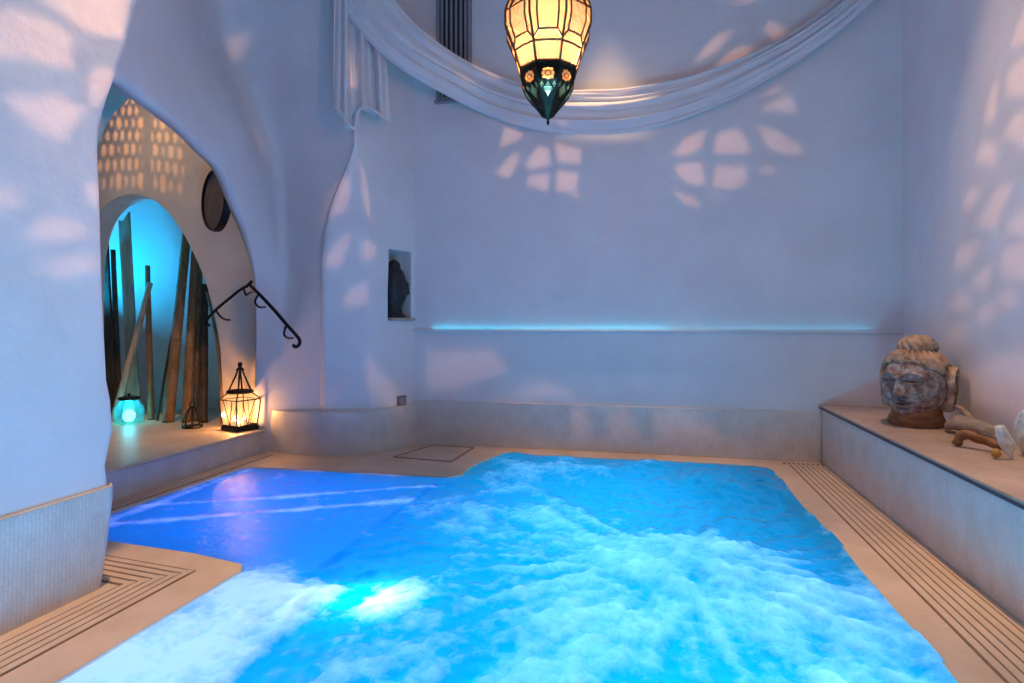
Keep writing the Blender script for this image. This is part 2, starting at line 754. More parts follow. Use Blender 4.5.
def build_arch():
    """the plaster arch that flares from the pier over the hall opening"""
    E = [(255, 470, -3.66), (255, 400, -3.66), (256, 330, -3.66), (255, 278, -3.64), (249, 242, -3.60), (239, 212, -3.55), (225, 175, -3.48), (209, 156, -3.41), (191, 136, -3.33), (167, 115, -3.22), (138, 92, -3.08), (122, 82, -2.98), (98, 72, -2.86)]
    V = [(288, 470, 5.66), (288, 400, 5.66), (288, 330, 5.72), (287, 278, 5.80), (285, 242, 5.84), (283, 212, 5.86), (279, 175, 5.86), (274, 150, 5.84), (266, 125, 5.80), (252, 85, 5.72), (230, 35, 5.56), (213, -30, 5.3), (190, -110, 4.8)]
    S = [(326, 470, 5.66), (326, 400, 5.63), (326, 330, 5.55), (327, 278, 5.51), (329, 242, 5.49), (334, 212, 5.47), (347, 175, 5.45), (355, 150, 5.44), (356, 110, 5.43), (355, 60, 5.43), (352, 0, 5.43), (346, -80, 5.43), (330, -190, 5.3)]
    Ec = catmull([onx(u, v, x) for u, v, x in E], 5)
    Vc = catmull([at(u, v, d) for u, v, d in V], 5)
    Sc = catmull([at(u, v, d) for u, v, d in S], 5)
    rows = []
    n = 36
    N = len(Ec)
    for i in range(N):
        a, q, b = Ec[i], Vc[i], Sc[i]
        # the vault sweeps back into a soft valley, then the pier's flank comes forward
        run = catmull([a, a.lerp(q, .55) + (q - a.lerp(b, .5)) * .0, q, q.lerp(b, .5), b], n // 4)
        row = []
        for k, p in enumerate(run):
            t = k / (len(run) - 1)
            toc = (CAM - p).normalized()
            row.append(p - toc * .0 * math.exp(-(t / .03) ** 2))
        rows.append(row)
    m = MB().grid(rows)
    o = m.build('wall_arch', M['plaster'], None, True)
    md = o.modifiers.new('thick', 'SOLIDIFY')
    md.thickness = .10
    md.offset = -1
    fix_normals(o)
    # make sure the outside faces the pool
    c = o.data.polygons[len(o.data.polygons) // 2]
    if c.normal.dot(CAM - c.center) < 0:
        o.data.flip_normals()
    smooth_all(o)
    struct(o)


build_arch()


# --------------------------------------------------------------------- hall
def build_hall():
    DW = 5.92
    # floor and step
    o = prism([(RISX, 2.6, 0), (RISX - .02, 4.0, 0), (RISX, 5.3, 0), (RISX, 8.2, 0), (-7.5, 8.2, 0), (-7.5, 2.6, 0)], (0, 0, HALLZ - .03)).build('floor_hall', M['tile_y'])
    fix_normals(o)
    struct(o)
    o = prism([(RISX + .025, 2.6, HALLZ - .03), (RISX + .005, 4.0, HALLZ - .03), (RISX + .025, 5.3, HALLZ - .03), (RISX, 8.2, HALLZ - .03), (-7.5, 8.2, HALLZ - .03), (-7.5, 2.6, HALLZ - .03)], (0, 0, .03)).build('trim_2', M['deck'])
    fix_normals(o)
    bevel(o, .012)
    struct(o)
    # partition with the arched opening
    hole = [(223, 440), (223, 400), (220, 345), (214, 310), (203, 275), (186, 238), (168, 212), (152, 199), (135, 194), (118, 197), (103, 207), (92, 226), (84, 260), (82, 440)]
    outl = [(60, 440), (60, 330), (66, 250), (80, 190), (97, 146), (110, 119), (125, 102), (141, 89), (160, 78), (190, 60), (320, 40), (330, 440)]
    hc = [at(u, v, DW) for u, v in hole]
    hc = [hc[0]] + catmull(hc[1:-1], 4) + [hc[-1]]
    oc = [at(u, v, DW) for u, v in outl]
    oc = [oc[0]] + catmull(oc[1:-2], 4) + oc[-2:]
    # band between the hole and the outline: strip of quads by matching both runs
    K = 80

    def resample(p):
        L = [0]
        for a, b in zip(p, p[1:]):
            L.append(L[-1] + (b - a).length)
        out = []
        for k in range(K + 1):
            s = L[-1] * k / K
            j = min(max(int(np.searchsorted(L, s)) - 1, 0), len(p) - 2)
            out.append(p[j].lerp(p[j + 1], (s - L[j]) / max(L[j + 1] - L[j], 1e-9)))
        return out
    hr = resample(hc)
    orr = resample(list(reversed(oc)))
    th = FW * .30
    rows = [hr, orr, [p + th for p in orr], [p + th for p in hr]]
    m = MB().grid(rows, closed_v=True)
    m.cap([rows[j][0] for j in range(4)])
    m.cap([rows[j][-1] for j in range(4)])
    o = m.build('wall_hall', M['plaster_hall'])
    fix_normals(o)
    bevel(o, .03, 3, 50)
    struct(o)
    # far wall of the recess behind it, and its left end
    a, b = at(20, 325, 7.0), at(330, 325, 7.0)
    o = prism([Vector((a.x, a.y, 0)), Vector((b.x, b.y, 0)), Vector((b.x, b.y, ZCEIL)), Vector((a.x, a.y, ZCEIL))], FW * .2).build('wall_recess', M['plaster'])
    fix_normals(o)
    struct(o)
    c = at(-10, 325, 3.6)
    o = prism([Vector((a.x - .1, a.y, 0)), Vector((-7.2, 3.6, 0)), Vector((-7.2, 3.6, ZCEIL)), Vector((a.x - .1, a.y, ZCEIL))], Vector((-.2, 0.05, 0))).build('wall_hall_left', M['plaster'])
    fix_normals(o)
    struct(o)
    # unseen end of the hall, so that it stays dark
    o = prism([Vector((-7.2, 2.3, 0)), Vector((-2.7, 2.2, 0)), Vector((-2.7, 2.2, ZCEIL)), Vector((-7.2, 2.3, ZCEIL))], Vector((0, -.2, 0))).build('wall_hall_front', M['plaster_hall'])
    fix_normals(o)
    struct(o)


build_hall()


# ---------------------------------------------------------------- the ledge
def build_ledge():
    o = MB().box(((XLEDGE + XR) / 2, (Y0 + YB) / 2, (ZLEDGE - .03) / 2), (XR - XLEDGE, YB - Y0, ZLEDGE - .03)).build('wall_ledge', M['tile_y'])
    struct(o)
    o = MB().box(((XLEDGE - .02 + XR) / 2, (Y0 + YB) / 2, ZLEDGE - .008), (XR - XLEDGE + .02, YB - Y0, .016)).build('ledge_top', M['stone_top'])
    bevel(o, .004)
    struct(o, 'brown stone slab on top of the tiled ledge', 'ledge')
    o = MB().box((XLEDGE - .008, (Y0 + YB) / 2, ZLEDGE - .024), (.026, YB - Y0, .016)).build('trim_3', M['slab_edge'])
    struct(o)


build_ledge()

# thin shelf line on the back wall; the cyan strip lamps on it are added
o = MB().box((-.15, YB - .020, 1.142), (4.45, .044, .018)).build('trim_4', M['plaster'])
bevel(o, .006)
struct(o)


# ------------------------------------------------------------------- drains
def slots(name, paths, w, label, bw=.026):
    t = thing(name, label, 'drain', (paths[0][0][0], paths[0][0][1], 0))
    m = MB()
    for p in paths:
        pts = [Vector((x, y, .0015)) for x, y in p]
        for i_, (a, b) in enumerate(zip(pts, pts[1:])):
            d = (b - a).normalized()
            m.box((a + b) / 2 - Vector((0, 0, .0006 * i_)), ((b - a).length + w, w, .004), (d, Vector((-d.y, d.x, 0)), Vector((0, 0, 1))))
    m.build('slot', M['slot'], t)
    b = MB()
    for p, q in zip(paths, paths[1:]):
        pts = [(Vector((x0 + x1, y0 + y1, .012)) / 2) for (x0, y0), (x1, y1) in zip(p, q)]
        for k in pts:
            k.z = .002
        for i_, (a_, b_) in enumerate(zip(pts, pts[1:])):
            d = (b_ - a_).normalized()
            b.box((a_ + b_) / 2 - Vector((0, 0, .0006 * i_)), ((b_ - a_).length + bw + .008, bw, .005), (d, Vector((-d.y, d.x, 0)), Vector((0, 0, 1))))
    b.build('grate_bar', M['deck'], t)
    return t


slots('drain_grate', [[(1.165 + .041 * k, Y0 + .3), (1.165 + .041 * k, 5.53)] for k in range(7)], .010,
      'long slotted stone overflow drain running beside the tiled ledge', .031)
slots('drain_grate', [[(-2.165 - .042 * k, Y0 + .3), (-2.165 - .042 * k, 2.50 - .042 * k), (-3.3, 2.62 - .042 * k)] for k in range(6)], .010,
      'slotted stone overflow drain bending round the corner of the left wall', .032)
slots('drain_grate', [[(-3.40 - .04 * k, 2.95), (-3.40 - .04 * k, 4.9)] for k in range(4)], .010,
      'narrow slotted stone drain along the foot of the hall step')
for k in range(8):
    pass
m = MB()
t = thing('cross_drain', 'short dark slotted drain at the back wall end of the ledge', 'drain', (1.28, 5.60, 0))
for k in range(9):
    m.box((1.13 + k * .038, 5.60, .0015), (.018, .05, .004))
m.build('slot', M['slot'], t)
bevel(MB().box((1.28, 5.60, .0006), (.36, .075, .0012)).build('grate_bar', M['deck'], t), .0005)

# access hatch in the deck beside the pier
t = thing('deck_hatch', 'square stone access hatch set in the deck beside the round tiled pier', 'hatch', (-1.95, 5.3, 0))
bevel(prism([(-2.25, 5.08, .001), (-1.72, 5.02, .001), (-1.70, 5.6, .001), (-2.1, 5.62, .001)], (0, 0, .005)).build('lid', M['deck'], t), .002)
m = MB()
q = [Vector((-2.27, 5.06, .003)), Vector((-1.70, 5.0, .003)), Vector((-1.68, 5.62, .003)), Vector((-2.12, 5.64, .003))]
for a_, b_ in zip(q, q[1:] + q[:1]):
    d = (b_ - a_).normalized()
    m.box((a_ + b_) / 2, ((b_ - a_).length, .008, .006), (d, Vector((-d.y, d.x, 0)), Vector((0, 0, 1))))
m.build('joint', M['slot'], t)


# -------------------------------------------------------------------- water
def inside(px, py, poly):
    c = np.zeros(px.shape, bool)
    n = len(poly)
    j = n - 1
    for i in range(n):
        xi, yi = poly[i]
        xj, yj = poly[j]
        cond = ((yi > py) != (yj > py)) & (px < (xj - xi) * (py - yi) / (yj - yi + 1e-12) + xi)
        c ^= cond
        j = i
    return c


def edge_dist(px, py, poly):
    d = np.full(px.shape, 9.0)
    n = len(poly)
    for i in range(n):
        ax, ay = poly[i]
        bx, by = poly[(i + 1) % n]
        ex, ey = bx - ax, by - ay
        t = np.clip(((px - ax) * ex + (py - ay) * ey) / (ex * ex + ey * ey), 0, 1)
        d = np.minimum(d, np.hypot(px - ax - t * ex, py - ay - t * ey))
    return d


def build_water():
    st = .02
    xs = np.arange(-3.42, 1.14, st)
    ys = np.arange(.36, 5.54, st)
    X, Y = np.meshgrid(xs, ys, indexing='ij')
    ins = inside(X, Y, POOL)
    D = edge_dist(X, Y, POOL)
    SD = np.where(ins, D, -D)
    # how far the froth laps over the kerb: most on the right and the back
    lap = np.zeros_like(X) - .004
    g = lambda x, a, s: np.exp(-((x - a) / s) ** 2)
    right = (X > .9) & (Y < 4.7)
    back = (Y > 5.2) & (X > -1.55)
    nz = np.array([[noise.noise(Vector((x * 3, y * 3, 4))) for y in ys] for x in xs])
    nz2 = np.array([[noise.fractal(Vector((x * 2.0, y * 2.0, 1)), 1.0, 2.0, 4) for y in ys] for x in xs])
    nzf = np.array([[noise.fractal(Vector((x * 7.0, y * 7.0, 3)), .9, 2.1, 3) for y in ys] for x in xs])
    nzg = np.array([[noise.fractal(Vector((x * 17.0, y * 17.0, 6)), .8, 2.1, 3) for y in ys] for x in xs])
    lap = lap * 0 + .006
    keep = SD > -lap

    def blob(cx, cy, rx, ry):
        return np.exp(-(((X - cx) / rx) ** 2 + ((Y - cy) / ry) ** 2))
    foam = -.17 + 0 * X
    foam += .62 * blob(-.30, 2.3, 1.1, 1.15)
    foam += .8 * blob(-1.22, 2.45, .17, .2)
    foam += .5 * blob(.25, 3.05, .5, .5)
    foam += .5 * blob(-.9, 3.7, .75, .5)
    foam += .55 * blob(-1.0, 4.75, .4, .4)
    foam += .35 * blob(-.2, 5.1, .8, .3)
    foam += .30 * blob(.7, 2.3, .5, 1.2)
    foam -= .75 * blob(.40, 4.5, .6, .7)
    foam -= .35 * blob(-1.35, 2.95, .28, .55)
    foam -= .25 * blob(.05, 1.95, .18, .5)
    # smooth lilac shelf of froth along the left kerb
    shelf = 1 / (1 + np.exp(-(-1.38 + .10 * nz2 - X) / .035)) / (1 + np.exp((Y - 2.58 - .05 * nz) / .04))
    foam += 1.0 * shelf
    foam -= .6 * np.exp(-((X + 1.27 + .06 * nz2) / .11) ** 2) / (1 + np.exp((Y - 2.9) / .1))
    # streaks in the left arm, running with the flow
    s = (Y - 3.1) - .55 * (X + 3.0)
    foam += .9 * np.exp(-((s - .02 + .05 * nz2) / .06) ** 2) * (X < -1.6)
    foam += .7 * np.exp(-((s - .42 + .07 * nz2) / .05) ** 2) * (X < -1.5)
    foam += .9 * np.exp(-((X + 3.28) / .06) ** 2) * (Y > 2.8) * (Y < 4.5)
    # flow streaks round the burst
    ang = np.arctan2(Y - 3.0, X - .15)
    rad = np.hypot(X - .15, Y - 3.0)
    stk = np.array([[noise.noise(Vector((ang[i, j] * 9, rad[i, j] * 2.2, 9))) for j in range(len(ys))] for i in range(len(xs))])
    foam += .45 * stk * np.clip(rad / .6, 0, 1)
    foam += .42 * nz2 + .26 * nzf + .20 * nzg
    # kerb froth
    foam += .35 * np.exp(-(np.clip(SD, 0, 9) / .08) ** 2) * (X > .7)
    foam -= 4.0 / (1 + np.exp((Y - 1.42) / .05))      # unseen end cleared of foam so the added lamps shine through
    Z = -.025 + .014 * nz2 + .008 * nzf + .012 * stk
    Z += .10 * blob(.25, 3.1, .5, .4) + .05 * blob(-.5, 2.6, .7, .7)
    Z += .055 * ((Y > 4.4) & (X > -1.5)) * np.clip((Y - 4.4) / .3, 0, 1) * np.clip((X + 1.5) / .2, 0, 1) * (1 + .8 * nz)
    Z += .012 * np.clip(foam, 0, 1) + .010 * nzg
    ze = np.where(right | back, .006 + .006 * nz, -.006)
    Z = Z + (ze - Z) * np.exp(-(np.clip(SD, 0, 9) / .09) ** 2)
    Z = np.where(SD < .012, np.minimum(Z, .006), Z)
    calm = (X < -1.6) & (Y > 2.6)
    Z = np.where(calm, -.012 + .005 * nz2, Z)
    Z = np.where((~calm) & (X < -1.5) & (Y < 2.65), np.minimum(Z, -.005 + .01 * nz2), Z)
    idx = -np.ones(X.shape, int)
    idx[keep] = np.arange(keep.sum())
    verts = np.stack([X[keep], Y[keep], Z[keep]], 1)
    fo = foam[keep]
    a, b, c, d = idx[:-1, :-1], idx[1:, :-1], idx[1:, 1:], idx[:-1, 1:]
    ok = (a >= 0) & (b >= 0) & (c >= 0) & (d >= 0)
    faces = np.stack([a[ok], b[ok], c[ok], d[ok]], 1)
    me = bpy.data.meshes.new('pool_water')
    me.from_pydata(verts.tolist(), [], faces.tolist())
    at_ = me.attributes.new('foam', 'FLOAT', 'POINT')
    at_.data.foreach_set('value', fo.astype(np.float32))
    me.polygons.foreach_set('use_smooth', [True] * len(me.polygons))
    me.materials.append(M['water'])
    o = bpy.data.objects.new('pool_water', me)
    COL.objects.link(o)
    tag(o, 'bubbling blue and cyan pool water with white foam', 'water', None, 'stuff')


build_water()

# lamps under the water
area_light('pool_lamp_cyan', (-.35, 3.9, -.8), (.14, .58, 1), 23, 1.5, 2.4)
area_light('pool_lamp_near', (.25, 1.9, -.8), (.22, .46, 1), 13, 1.3, 1.8)
area_light('pool_lamp_arm', (-2.5, 3.6, -.8), (.16, .18, 1), 16, 1.4, 1.4)
area_light('pool_lamp_violet', (-1.75, 1.8, -.8), (.26, .20, 1), 8, .5, 1.6)
t = thing('underwater_light', 'round white underwater lamp shining up through the foam', 'lamp', (-1.24, 2.47, -.30))
MB().lathe([(.07, -.32), (.09, -.30), (.09, -.29), (.07, -.28)], (-1.24, 2.47, 0), 20).build('housing', M['grey_metal'], t)
point_light('bulb', (-1.24, 2.47, -.12), (.95, .97, 1), 3, .05, t)
point_light('added_pool_fill', (-1.2, .6, -.09), (.85, .36, .92), 22, .05)  # three added lamps at the unseen near end, to brighten the walls
point_light('added_pool_fill', (-.45, .6, -.09), (.03, .62, 1), 36, .05)
point_light('added_pool_fill', (.35, .6, -.09), (.03, .66, 1), 112, .05)


# ---------------------------------------------------------- hanging lantern
LC = Vector((-.5, 2.96, 0))
LC = at(548, 0, 3.0)
LC.z = 0
BULB = Vector((LC.x, LC.y, 3.26))
CROWN_R = .24

PATCH_BACK = [
    [(505, 124), (526, 134), (500, 149)], [(514, 153), (520, 157), (509, 179), (494, 173)],
    [(539, 145), (548, 150), (551, 163), (533, 170), (525, 164)], [(554, 142), (580, 150), (579, 165), (557, 160)],
    [(529, 175), (549, 174), (548, 191), (527, 185)], [(557, 171), (579, 173), (576, 191), (556, 190)],
    [(568, 193), (580, 192), (578, 199)], [(555, 127), (570, 131), (567, 136)],
    [(690, 65), (714, 37), (734, 29), (717, 51)], [(729, 7), (742, -4), (762, -2)],
    [(714, 68), (738, 44), (757, 50), (732, 65)], [(761, 29), (771, 21), (790, 32), (774, 40)],
    [(757, 99), (786, 80), (775, 95)], [(760, 110), (788, 92), (799, 114)],
    [(671, 156), (685, 138), (706, 131), (701, 148), (687, 156)],
    [(713, 154), (717, 136), (724, 131), (732, 128), (740, 131), (746, 136), (752, 154)],
    [(757, 126), (776, 129), (807, 152), (790, 156), (768, 149)], [(672, 170), (680, 164), (703, 164), (704, 186), (687, 184)],
    [(715, 165), (748, 165), (745, 184), (728, 190), (713, 188)], [(758, 170), (777, 165), (768, 176)],
    [(672, 190), (698, 199), (697, 207), (687, 206)], [(705, 198), (722, 194), (715, 200)],
    [(426, 352), (492, 350), (510, 370), (450, 392), (428, 388)], [(500, 400), (545, 382), (588, 400)],
    [(568, 410), (588, 410), (592, 440), (574, 440)], [(606, 410), (628, 410), (640, 442), (612, 442)], [(650, 412), (690, 412), (730, 444), (662, 444)],
    [(404, 26), (440, 38), (437, 48), (412, 41)], [(462, 56), (502, 80), (492, 86), (465, 68)],
    [(552, 92), (645, 90), (632, 101), (560, 101)], [(430, 72), (470, 92), (462, 98)]]
PATCH_RIGHT = [
    [(1009, 49), (1028, 0), (1028, 40)], [(1006, 96), (1009, 68), (1028, 54), (1028, 98)], [(983, 124), (991, 89), (998, 80), (996, 118)],
    [(975, 164), (982, 139), (997, 143), (997, 166)], [(1003, 135), (1012, 117), (1028, 108), (1028, 148)],
    [(962, 206), (972, 185), (982, 191), (969, 213)], [(978, 223), (1000, 185), (1013, 185), (994, 229)], [(1003, 229), (1028, 204), (1028, 238)],
    [(953, 272), (957, 246), (979, 243), (970, 266)], [(969, 284), (992, 262), (988, 290)],
    [(1000, 258), (1006, 246), (1028, 244), (1028, 278), (1003, 281)], [(947, 299), (966, 291), (973, 305), (957, 312)],
    [(974, 312), (991, 305), (998, 317), (982, 321)], [(997, 300), (1016, 290), (1019, 302), (1003, 308)],
    [(941, 336), (966, 326), (973, 332), (954, 342)], [(950, 380), (1028, 348), (1028, 416), (955, 404)]]
PATCH_LEFT = [
    [(-20, 20), (0, 8), (35, 14), (73, 34), (72, 70), (30, 61), (-20, 58)], [(5, 95), (60, 96), (86, 110), (62, 142), (35, 130), (10, 106)],
    [(38, -4), (128, -4), (122, 40), (85, 32)], [(92, 66), (119, 72), (113, 95), (88, 108)],
    [(-20, 184), (22, 188), (20, 205), (-20, 216)], [(20, 240), (45, 215), (75, 220), (96, 238), (60, 244)],
    [(28, 271), (60, 258), (100, 256), (97, 271), (60, 276)], [(88, 180), (99, 185), (99, 206), (84, 198)]]
PATCH_PIER = [
    [(324, 258), (345, 235), (354, 231), (343, 263), (324, 272)], [(358, 160), (367, 175), (377, 218), (366, 205)],
    [(344, 292), (372, 270), (373, 290), (350, 302)], [(366, 236), (383, 231), (381, 246), (366, 252)],
    [(372, 345), (418, 352), (418, 382), (372, 376)], [(222, 40), (262, 27), (250, 51), (236, 62)],
    [(238, 86), (256, 104), (253, 114)], [(260, 118), (276, 134), (271, 152), (262, 134)],
    [(333, 50), (342, 60), (350, 92), (337, 97)], [(334, 184), (350, 180), (345, 212), (322, 224)],
    [(326, 386), (345, 376), (345, 384), (328, 396)]]


def holes_from_photo_walls():
    P = []
    for poly in PATCH_BACK:
        P.append([ony(u, v, YB) for u, v in poly])
    for poly in PATCH_RIGHT:
        P.append([onx(u, v, XR) for u, v in poly])
    for poly in PATCH_LEFT:
        P.append([onx(u, v, XL) for u, v in poly])
    for poly in PATCH_PIER:
        P.append([at(u, v, 5.5) for u, v in poly])
    out = []
    for poly in P:
        q = []
        for p in poly:
            d = (p - BULB).normalized()
            q.append((math.degrees(math.atan2(d.x, d.y)), math.degrees(math.asin(d.z))))
        out.append(q)
    return out


def pierced(name, mat, parent, az, el, surf, hole_mask):
    """surface of revolution-like grid with the cells in hole_mask left out"""
    na, ne = len(az), len(el)
    verts = [surf(a, e) for a in az for e in el]
    used = {}
    vs, fs = [], []
    for i in range(na - 1):
        for j in range(ne - 1):
            if hole_mask[i, j]:
                continue
            q = []
            for k in (i * ne + j, (i + 1) * ne + j, (i + 1) * ne + j + 1, i * ne + j + 1):
                if k not in used:
                    used[k] = len(vs)
                    vs.append(verts[k])
                q.append(used[k])
            fs.append(tuple(q))
    return obj(name, vs, fs, mat, parent, True)


def build_hanging_lantern():
    t = thing('hanging_lantern', 'eight-sided brass and amber glass lantern hanging above the pool, lit', 'lantern', (LC.x, LC.y, 2.2))
    n = 8
    ph0 = math.atan2(LC.x, LC.y) * -1 + PI / 8      # a flat side towards the viewer

    def vert(k, r, z):
        a = ph0 + 2 * PI * k / n
        return Vector((LC.x + r * math.sin(a), LC.y - r * math.cos(a), z))
    prof = [(.142, 2.455), (.158, 2.50), (.176, 2.555), (.222, 2.665), (.222, 2.735), (.200, 2.80), (.150, 2.93), (.115, 3.02)]
    # panes
    g = MB()
    for (r0, z0), (r1, z1) in zip(prof, prof[1:]):
        for k in range(n):
            g.add([vert(k, r0, z0), vert(k + 1, r0, z0), vert(k + 1, r1, z1), vert(k, r1, z1)], [(0, 1, 2, 3)])
    g.build('glass_panel', M['amber_glass'], t)

    def on(k, f, z):
        zz = [p[1] for p in prof]
        rr = [p[0] for p in prof]
        r = interp(zz, rr, z) + .002
        return vert(k, r, z).lerp(vert(k + 1, r, z), f)
    c = MB()
    w = .0050
    for k in range(n):
        for f0 in (0.0, .2, .8):
            zz = [2.455, 2.50, 2.53, 2.555, 2.61, 2.665, 2.70, 2.735, 2.77, 2.80, 2.87, 2.93, 3.02] if f0 == 0 else [2.595, 2.63, 2.665, 2.70, 2.735, 2.80, 2.87, 2.93, 3.02]
            c.tube([on(k, f0, z) for z in zz], w if f0 else w * 1.25, 5)
        # row of hexagons near the foot
        c.tube([on(k, .2, 2.595), on(k, .5, 2.597), on(k, .8, 2.595)], w, 5)
        c.tube([on(k, .0, 2.560), on(k, .2, 2.595)], w, 5)
        c.tube([on(k, .8, 2.595), on(k + 1, .0, 2.560)], w, 5)
        c.tube([on(k, .0, 2.548), on(k, .5, 2.552), on(k + 1, 0, 2.548)], w, 5)
        c.tube([on(k, .0, 2.735), on(k + 1, 0, 2.735)], w, 5)
        c.tube([on(k, .0, 2.80), on(k + 1, 0, 2.80)], w * 1.2, 5)
        c.tube([on(k, .2, 2.735), on(k, .5, 2.80), on(k, .8, 2.735)], w, 5)
        c.tube([on(k, .0, 3.01), on(k + 1, 0, 3.01)], w * 1.6, 5)
    c.build('came_frame', M['brass'], t, True, 40)
    # dark ring and pierced foot
    r_ = MB()
    r_.grid([[vert(k, rr, zz) for k in range(n)] for rr, zz in [(.128, 2.448), (.150, 2.448), (.152, 2.462), (.146, 2.474), (.128, 2.474), (.128, 2.448)]], closed_u=True)
    r_.build('ring', M['darkbrass'], t)
    fp = [(.140, 2.450), (.140, 2.42), (.132, 2.385), (.098, 2.330), (.052, 2.280), (.020, 2.235)]
    zz = [p[1] for p in fp][::-1]
    rr = [p[0] for p in fp][::-1]
    az = np.linspace(0, n, n * 40 + 1)
    el = np.linspace(2.235, 2.450, 110)
    A, Z = np.meshgrid((az[:-1] + az[1:]) / 2, (el[:-1] + el[1:]) / 2, indexing='ij')
    fr = A - np.floor(A) - .5
    face = np.floor(A).astype(int)
    wid = np.interp(Z, zz, rr) * .765
    U = fr * wid
    mask = np.zeros(A.shape, bool)
    even = face % 2 == 0
    # a rosette high on every side, and a pointed eye under it
    for kx, kz, r0 in [(0, 2.408, .010)] + [(.023 * math.cos(q), 2.408 + .020 * math.sin(q), .0085) for q in np.linspace(0, 2 * PI, 9)[:-1]]:
        mask |= (np.hypot(U - kx, Z - kz) < r0)
    mask |= (np.abs(U) / .022 + np.abs(Z - 2.345) / .030 < 1) & (wid > .055)
    mask |= (np.abs(np.abs(U) - .030) / .009 + np.abs(Z - 2.362) / .016 < 1) & (wid > .085)
    mask &= np.abs(fr) < .42

    def surf(a, z):
        k = int(math.floor(a)) % n
        r = interp(zz, rr, z)
        return vert(k, r, z).lerp(vert(k + 1, r, z), a - math.floor(a))
    pierced('pierced_foot', M['darkbrass'], t, az, el, surf, mask)
    li = MB()
    li2 = MB()
    for (r0, z0), (r1, z1) in zip(fp[:-1], fp[1:-1] + fp[-1:]):
        for k in range(n):
            q = [vert(k, r0 * .96, z0), vert(k + 1, r0 * .96, z0), vert(k + 1, r1 * .95, z1), vert(k, r1 * .95, z1)]
            (li if z0 > 2.40 else li2).add(q, [(0, 1, 2, 3)])
    ln = li.build('amber_lining', M['amber_lining'], t)
    li2.build('teal_lining', M['teal_glass'], t)
    fin = MB().lathe([(.002, 2.198), (.006, 2.205), (.008, 2.215), (.005, 2.225), (.014, 2.235), (.022, 2.240), (.024, 2.248)], (LC.x, LC.y, 0), 12)
    fin.build('finial', M['darkbrass'], t, True)
    for k in range(n):
        pass
    rib = MB()
    for k in range(n):
        rib.tube([vert(k, interp(zz, rr, z) + .001, z) for z in np.linspace(2.24, 2.448, 9)], .0042, 5)
    rib.build('rib', M['darkbrass'], t, True)
    # frosted bulb globe inside
    gl = MB().lathe([(.004, 2.655), (.045, 2.663), (.082, 2.69), (.105, 2.73), (.112, 2.775), (.100, 2.83), (.07, 2.875), (.03, 2.90)], (LC.x, LC.y, 0), 24)
    gl.build('bulb_globe', M['bulb'], t, True)
    point_light('lamp_light', (LC.x, LC.y, 2.60), (1, .55, .28), 46, .09, t)
    # added crown out of view, pierced to throw the light patches on the walls
    holes = holes_from_photo_walls()
    st = .42
    az = np.arange(-180, 180.01, st)
    el = np.arange(-80, 62, st)
    A, Ee = np.meshgrid((az[:-1] + az[1:]) / 2, (el[:-1] + el[1:]) / 2, indexing='ij')
    mask = np.zeros(A.shape, bool)
    for q in holes:
        mask |= inside(A, Ee, q)
    # regular lattice on the side that turns away
    back = np.abs(A) > 125
    cell = (np.abs(((A + 180) % 16) - 8) / 5.5) + (np.abs((Ee + 60) % 18 - 9) / 6.5)
    mask |= back & (cell < 1) & (Ee > -50) & (Ee < 20)

    def surf2(a, e):
        a, e = math.radians(a), math.radians(e)
        return BULB + Vector((math.sin(a) * math.cos(e), math.cos(a) * math.cos(e), math.sin(e))) * CROWN_R
    pierced('added_patch_crown', M['darkbrass'], t, az, el, surf2, mask)
    cap = MB().lathe([(.125, 3.465), (.118, 3.48), (.07, 3.53), (.03, 3.60), (.022, 3.66), (.03, 3.69), (.008, 3.72)], (LC.x, LC.y, 0), 24)
    cap.build('cap', M['darkbrass'], t, True)
    ch = MB()
    z = 3.70
    k = 0
    while z < ZCEIL - .02:
        pts = []
        for j in range(13):
            a = 2 * PI * j / 12
            x_, z_ = .014 * math.cos(a), .026 * math.sin(a)
            pts.append(Vector((LC.x + (x_ if k % 2 else 0), LC.y + (0 if k % 2 else x_), z + .026 + z_)))
        ch.tube(pts, .0035, 5)
        z += .043
        k += 1
    ch.build('chain', M['darkbrass'], t, True)
    point_light('added_patch_light', BULB, (1, .46, .20), 95, .0032, t)  # added second bulb, source of the wall patches


build_hanging_lantern()


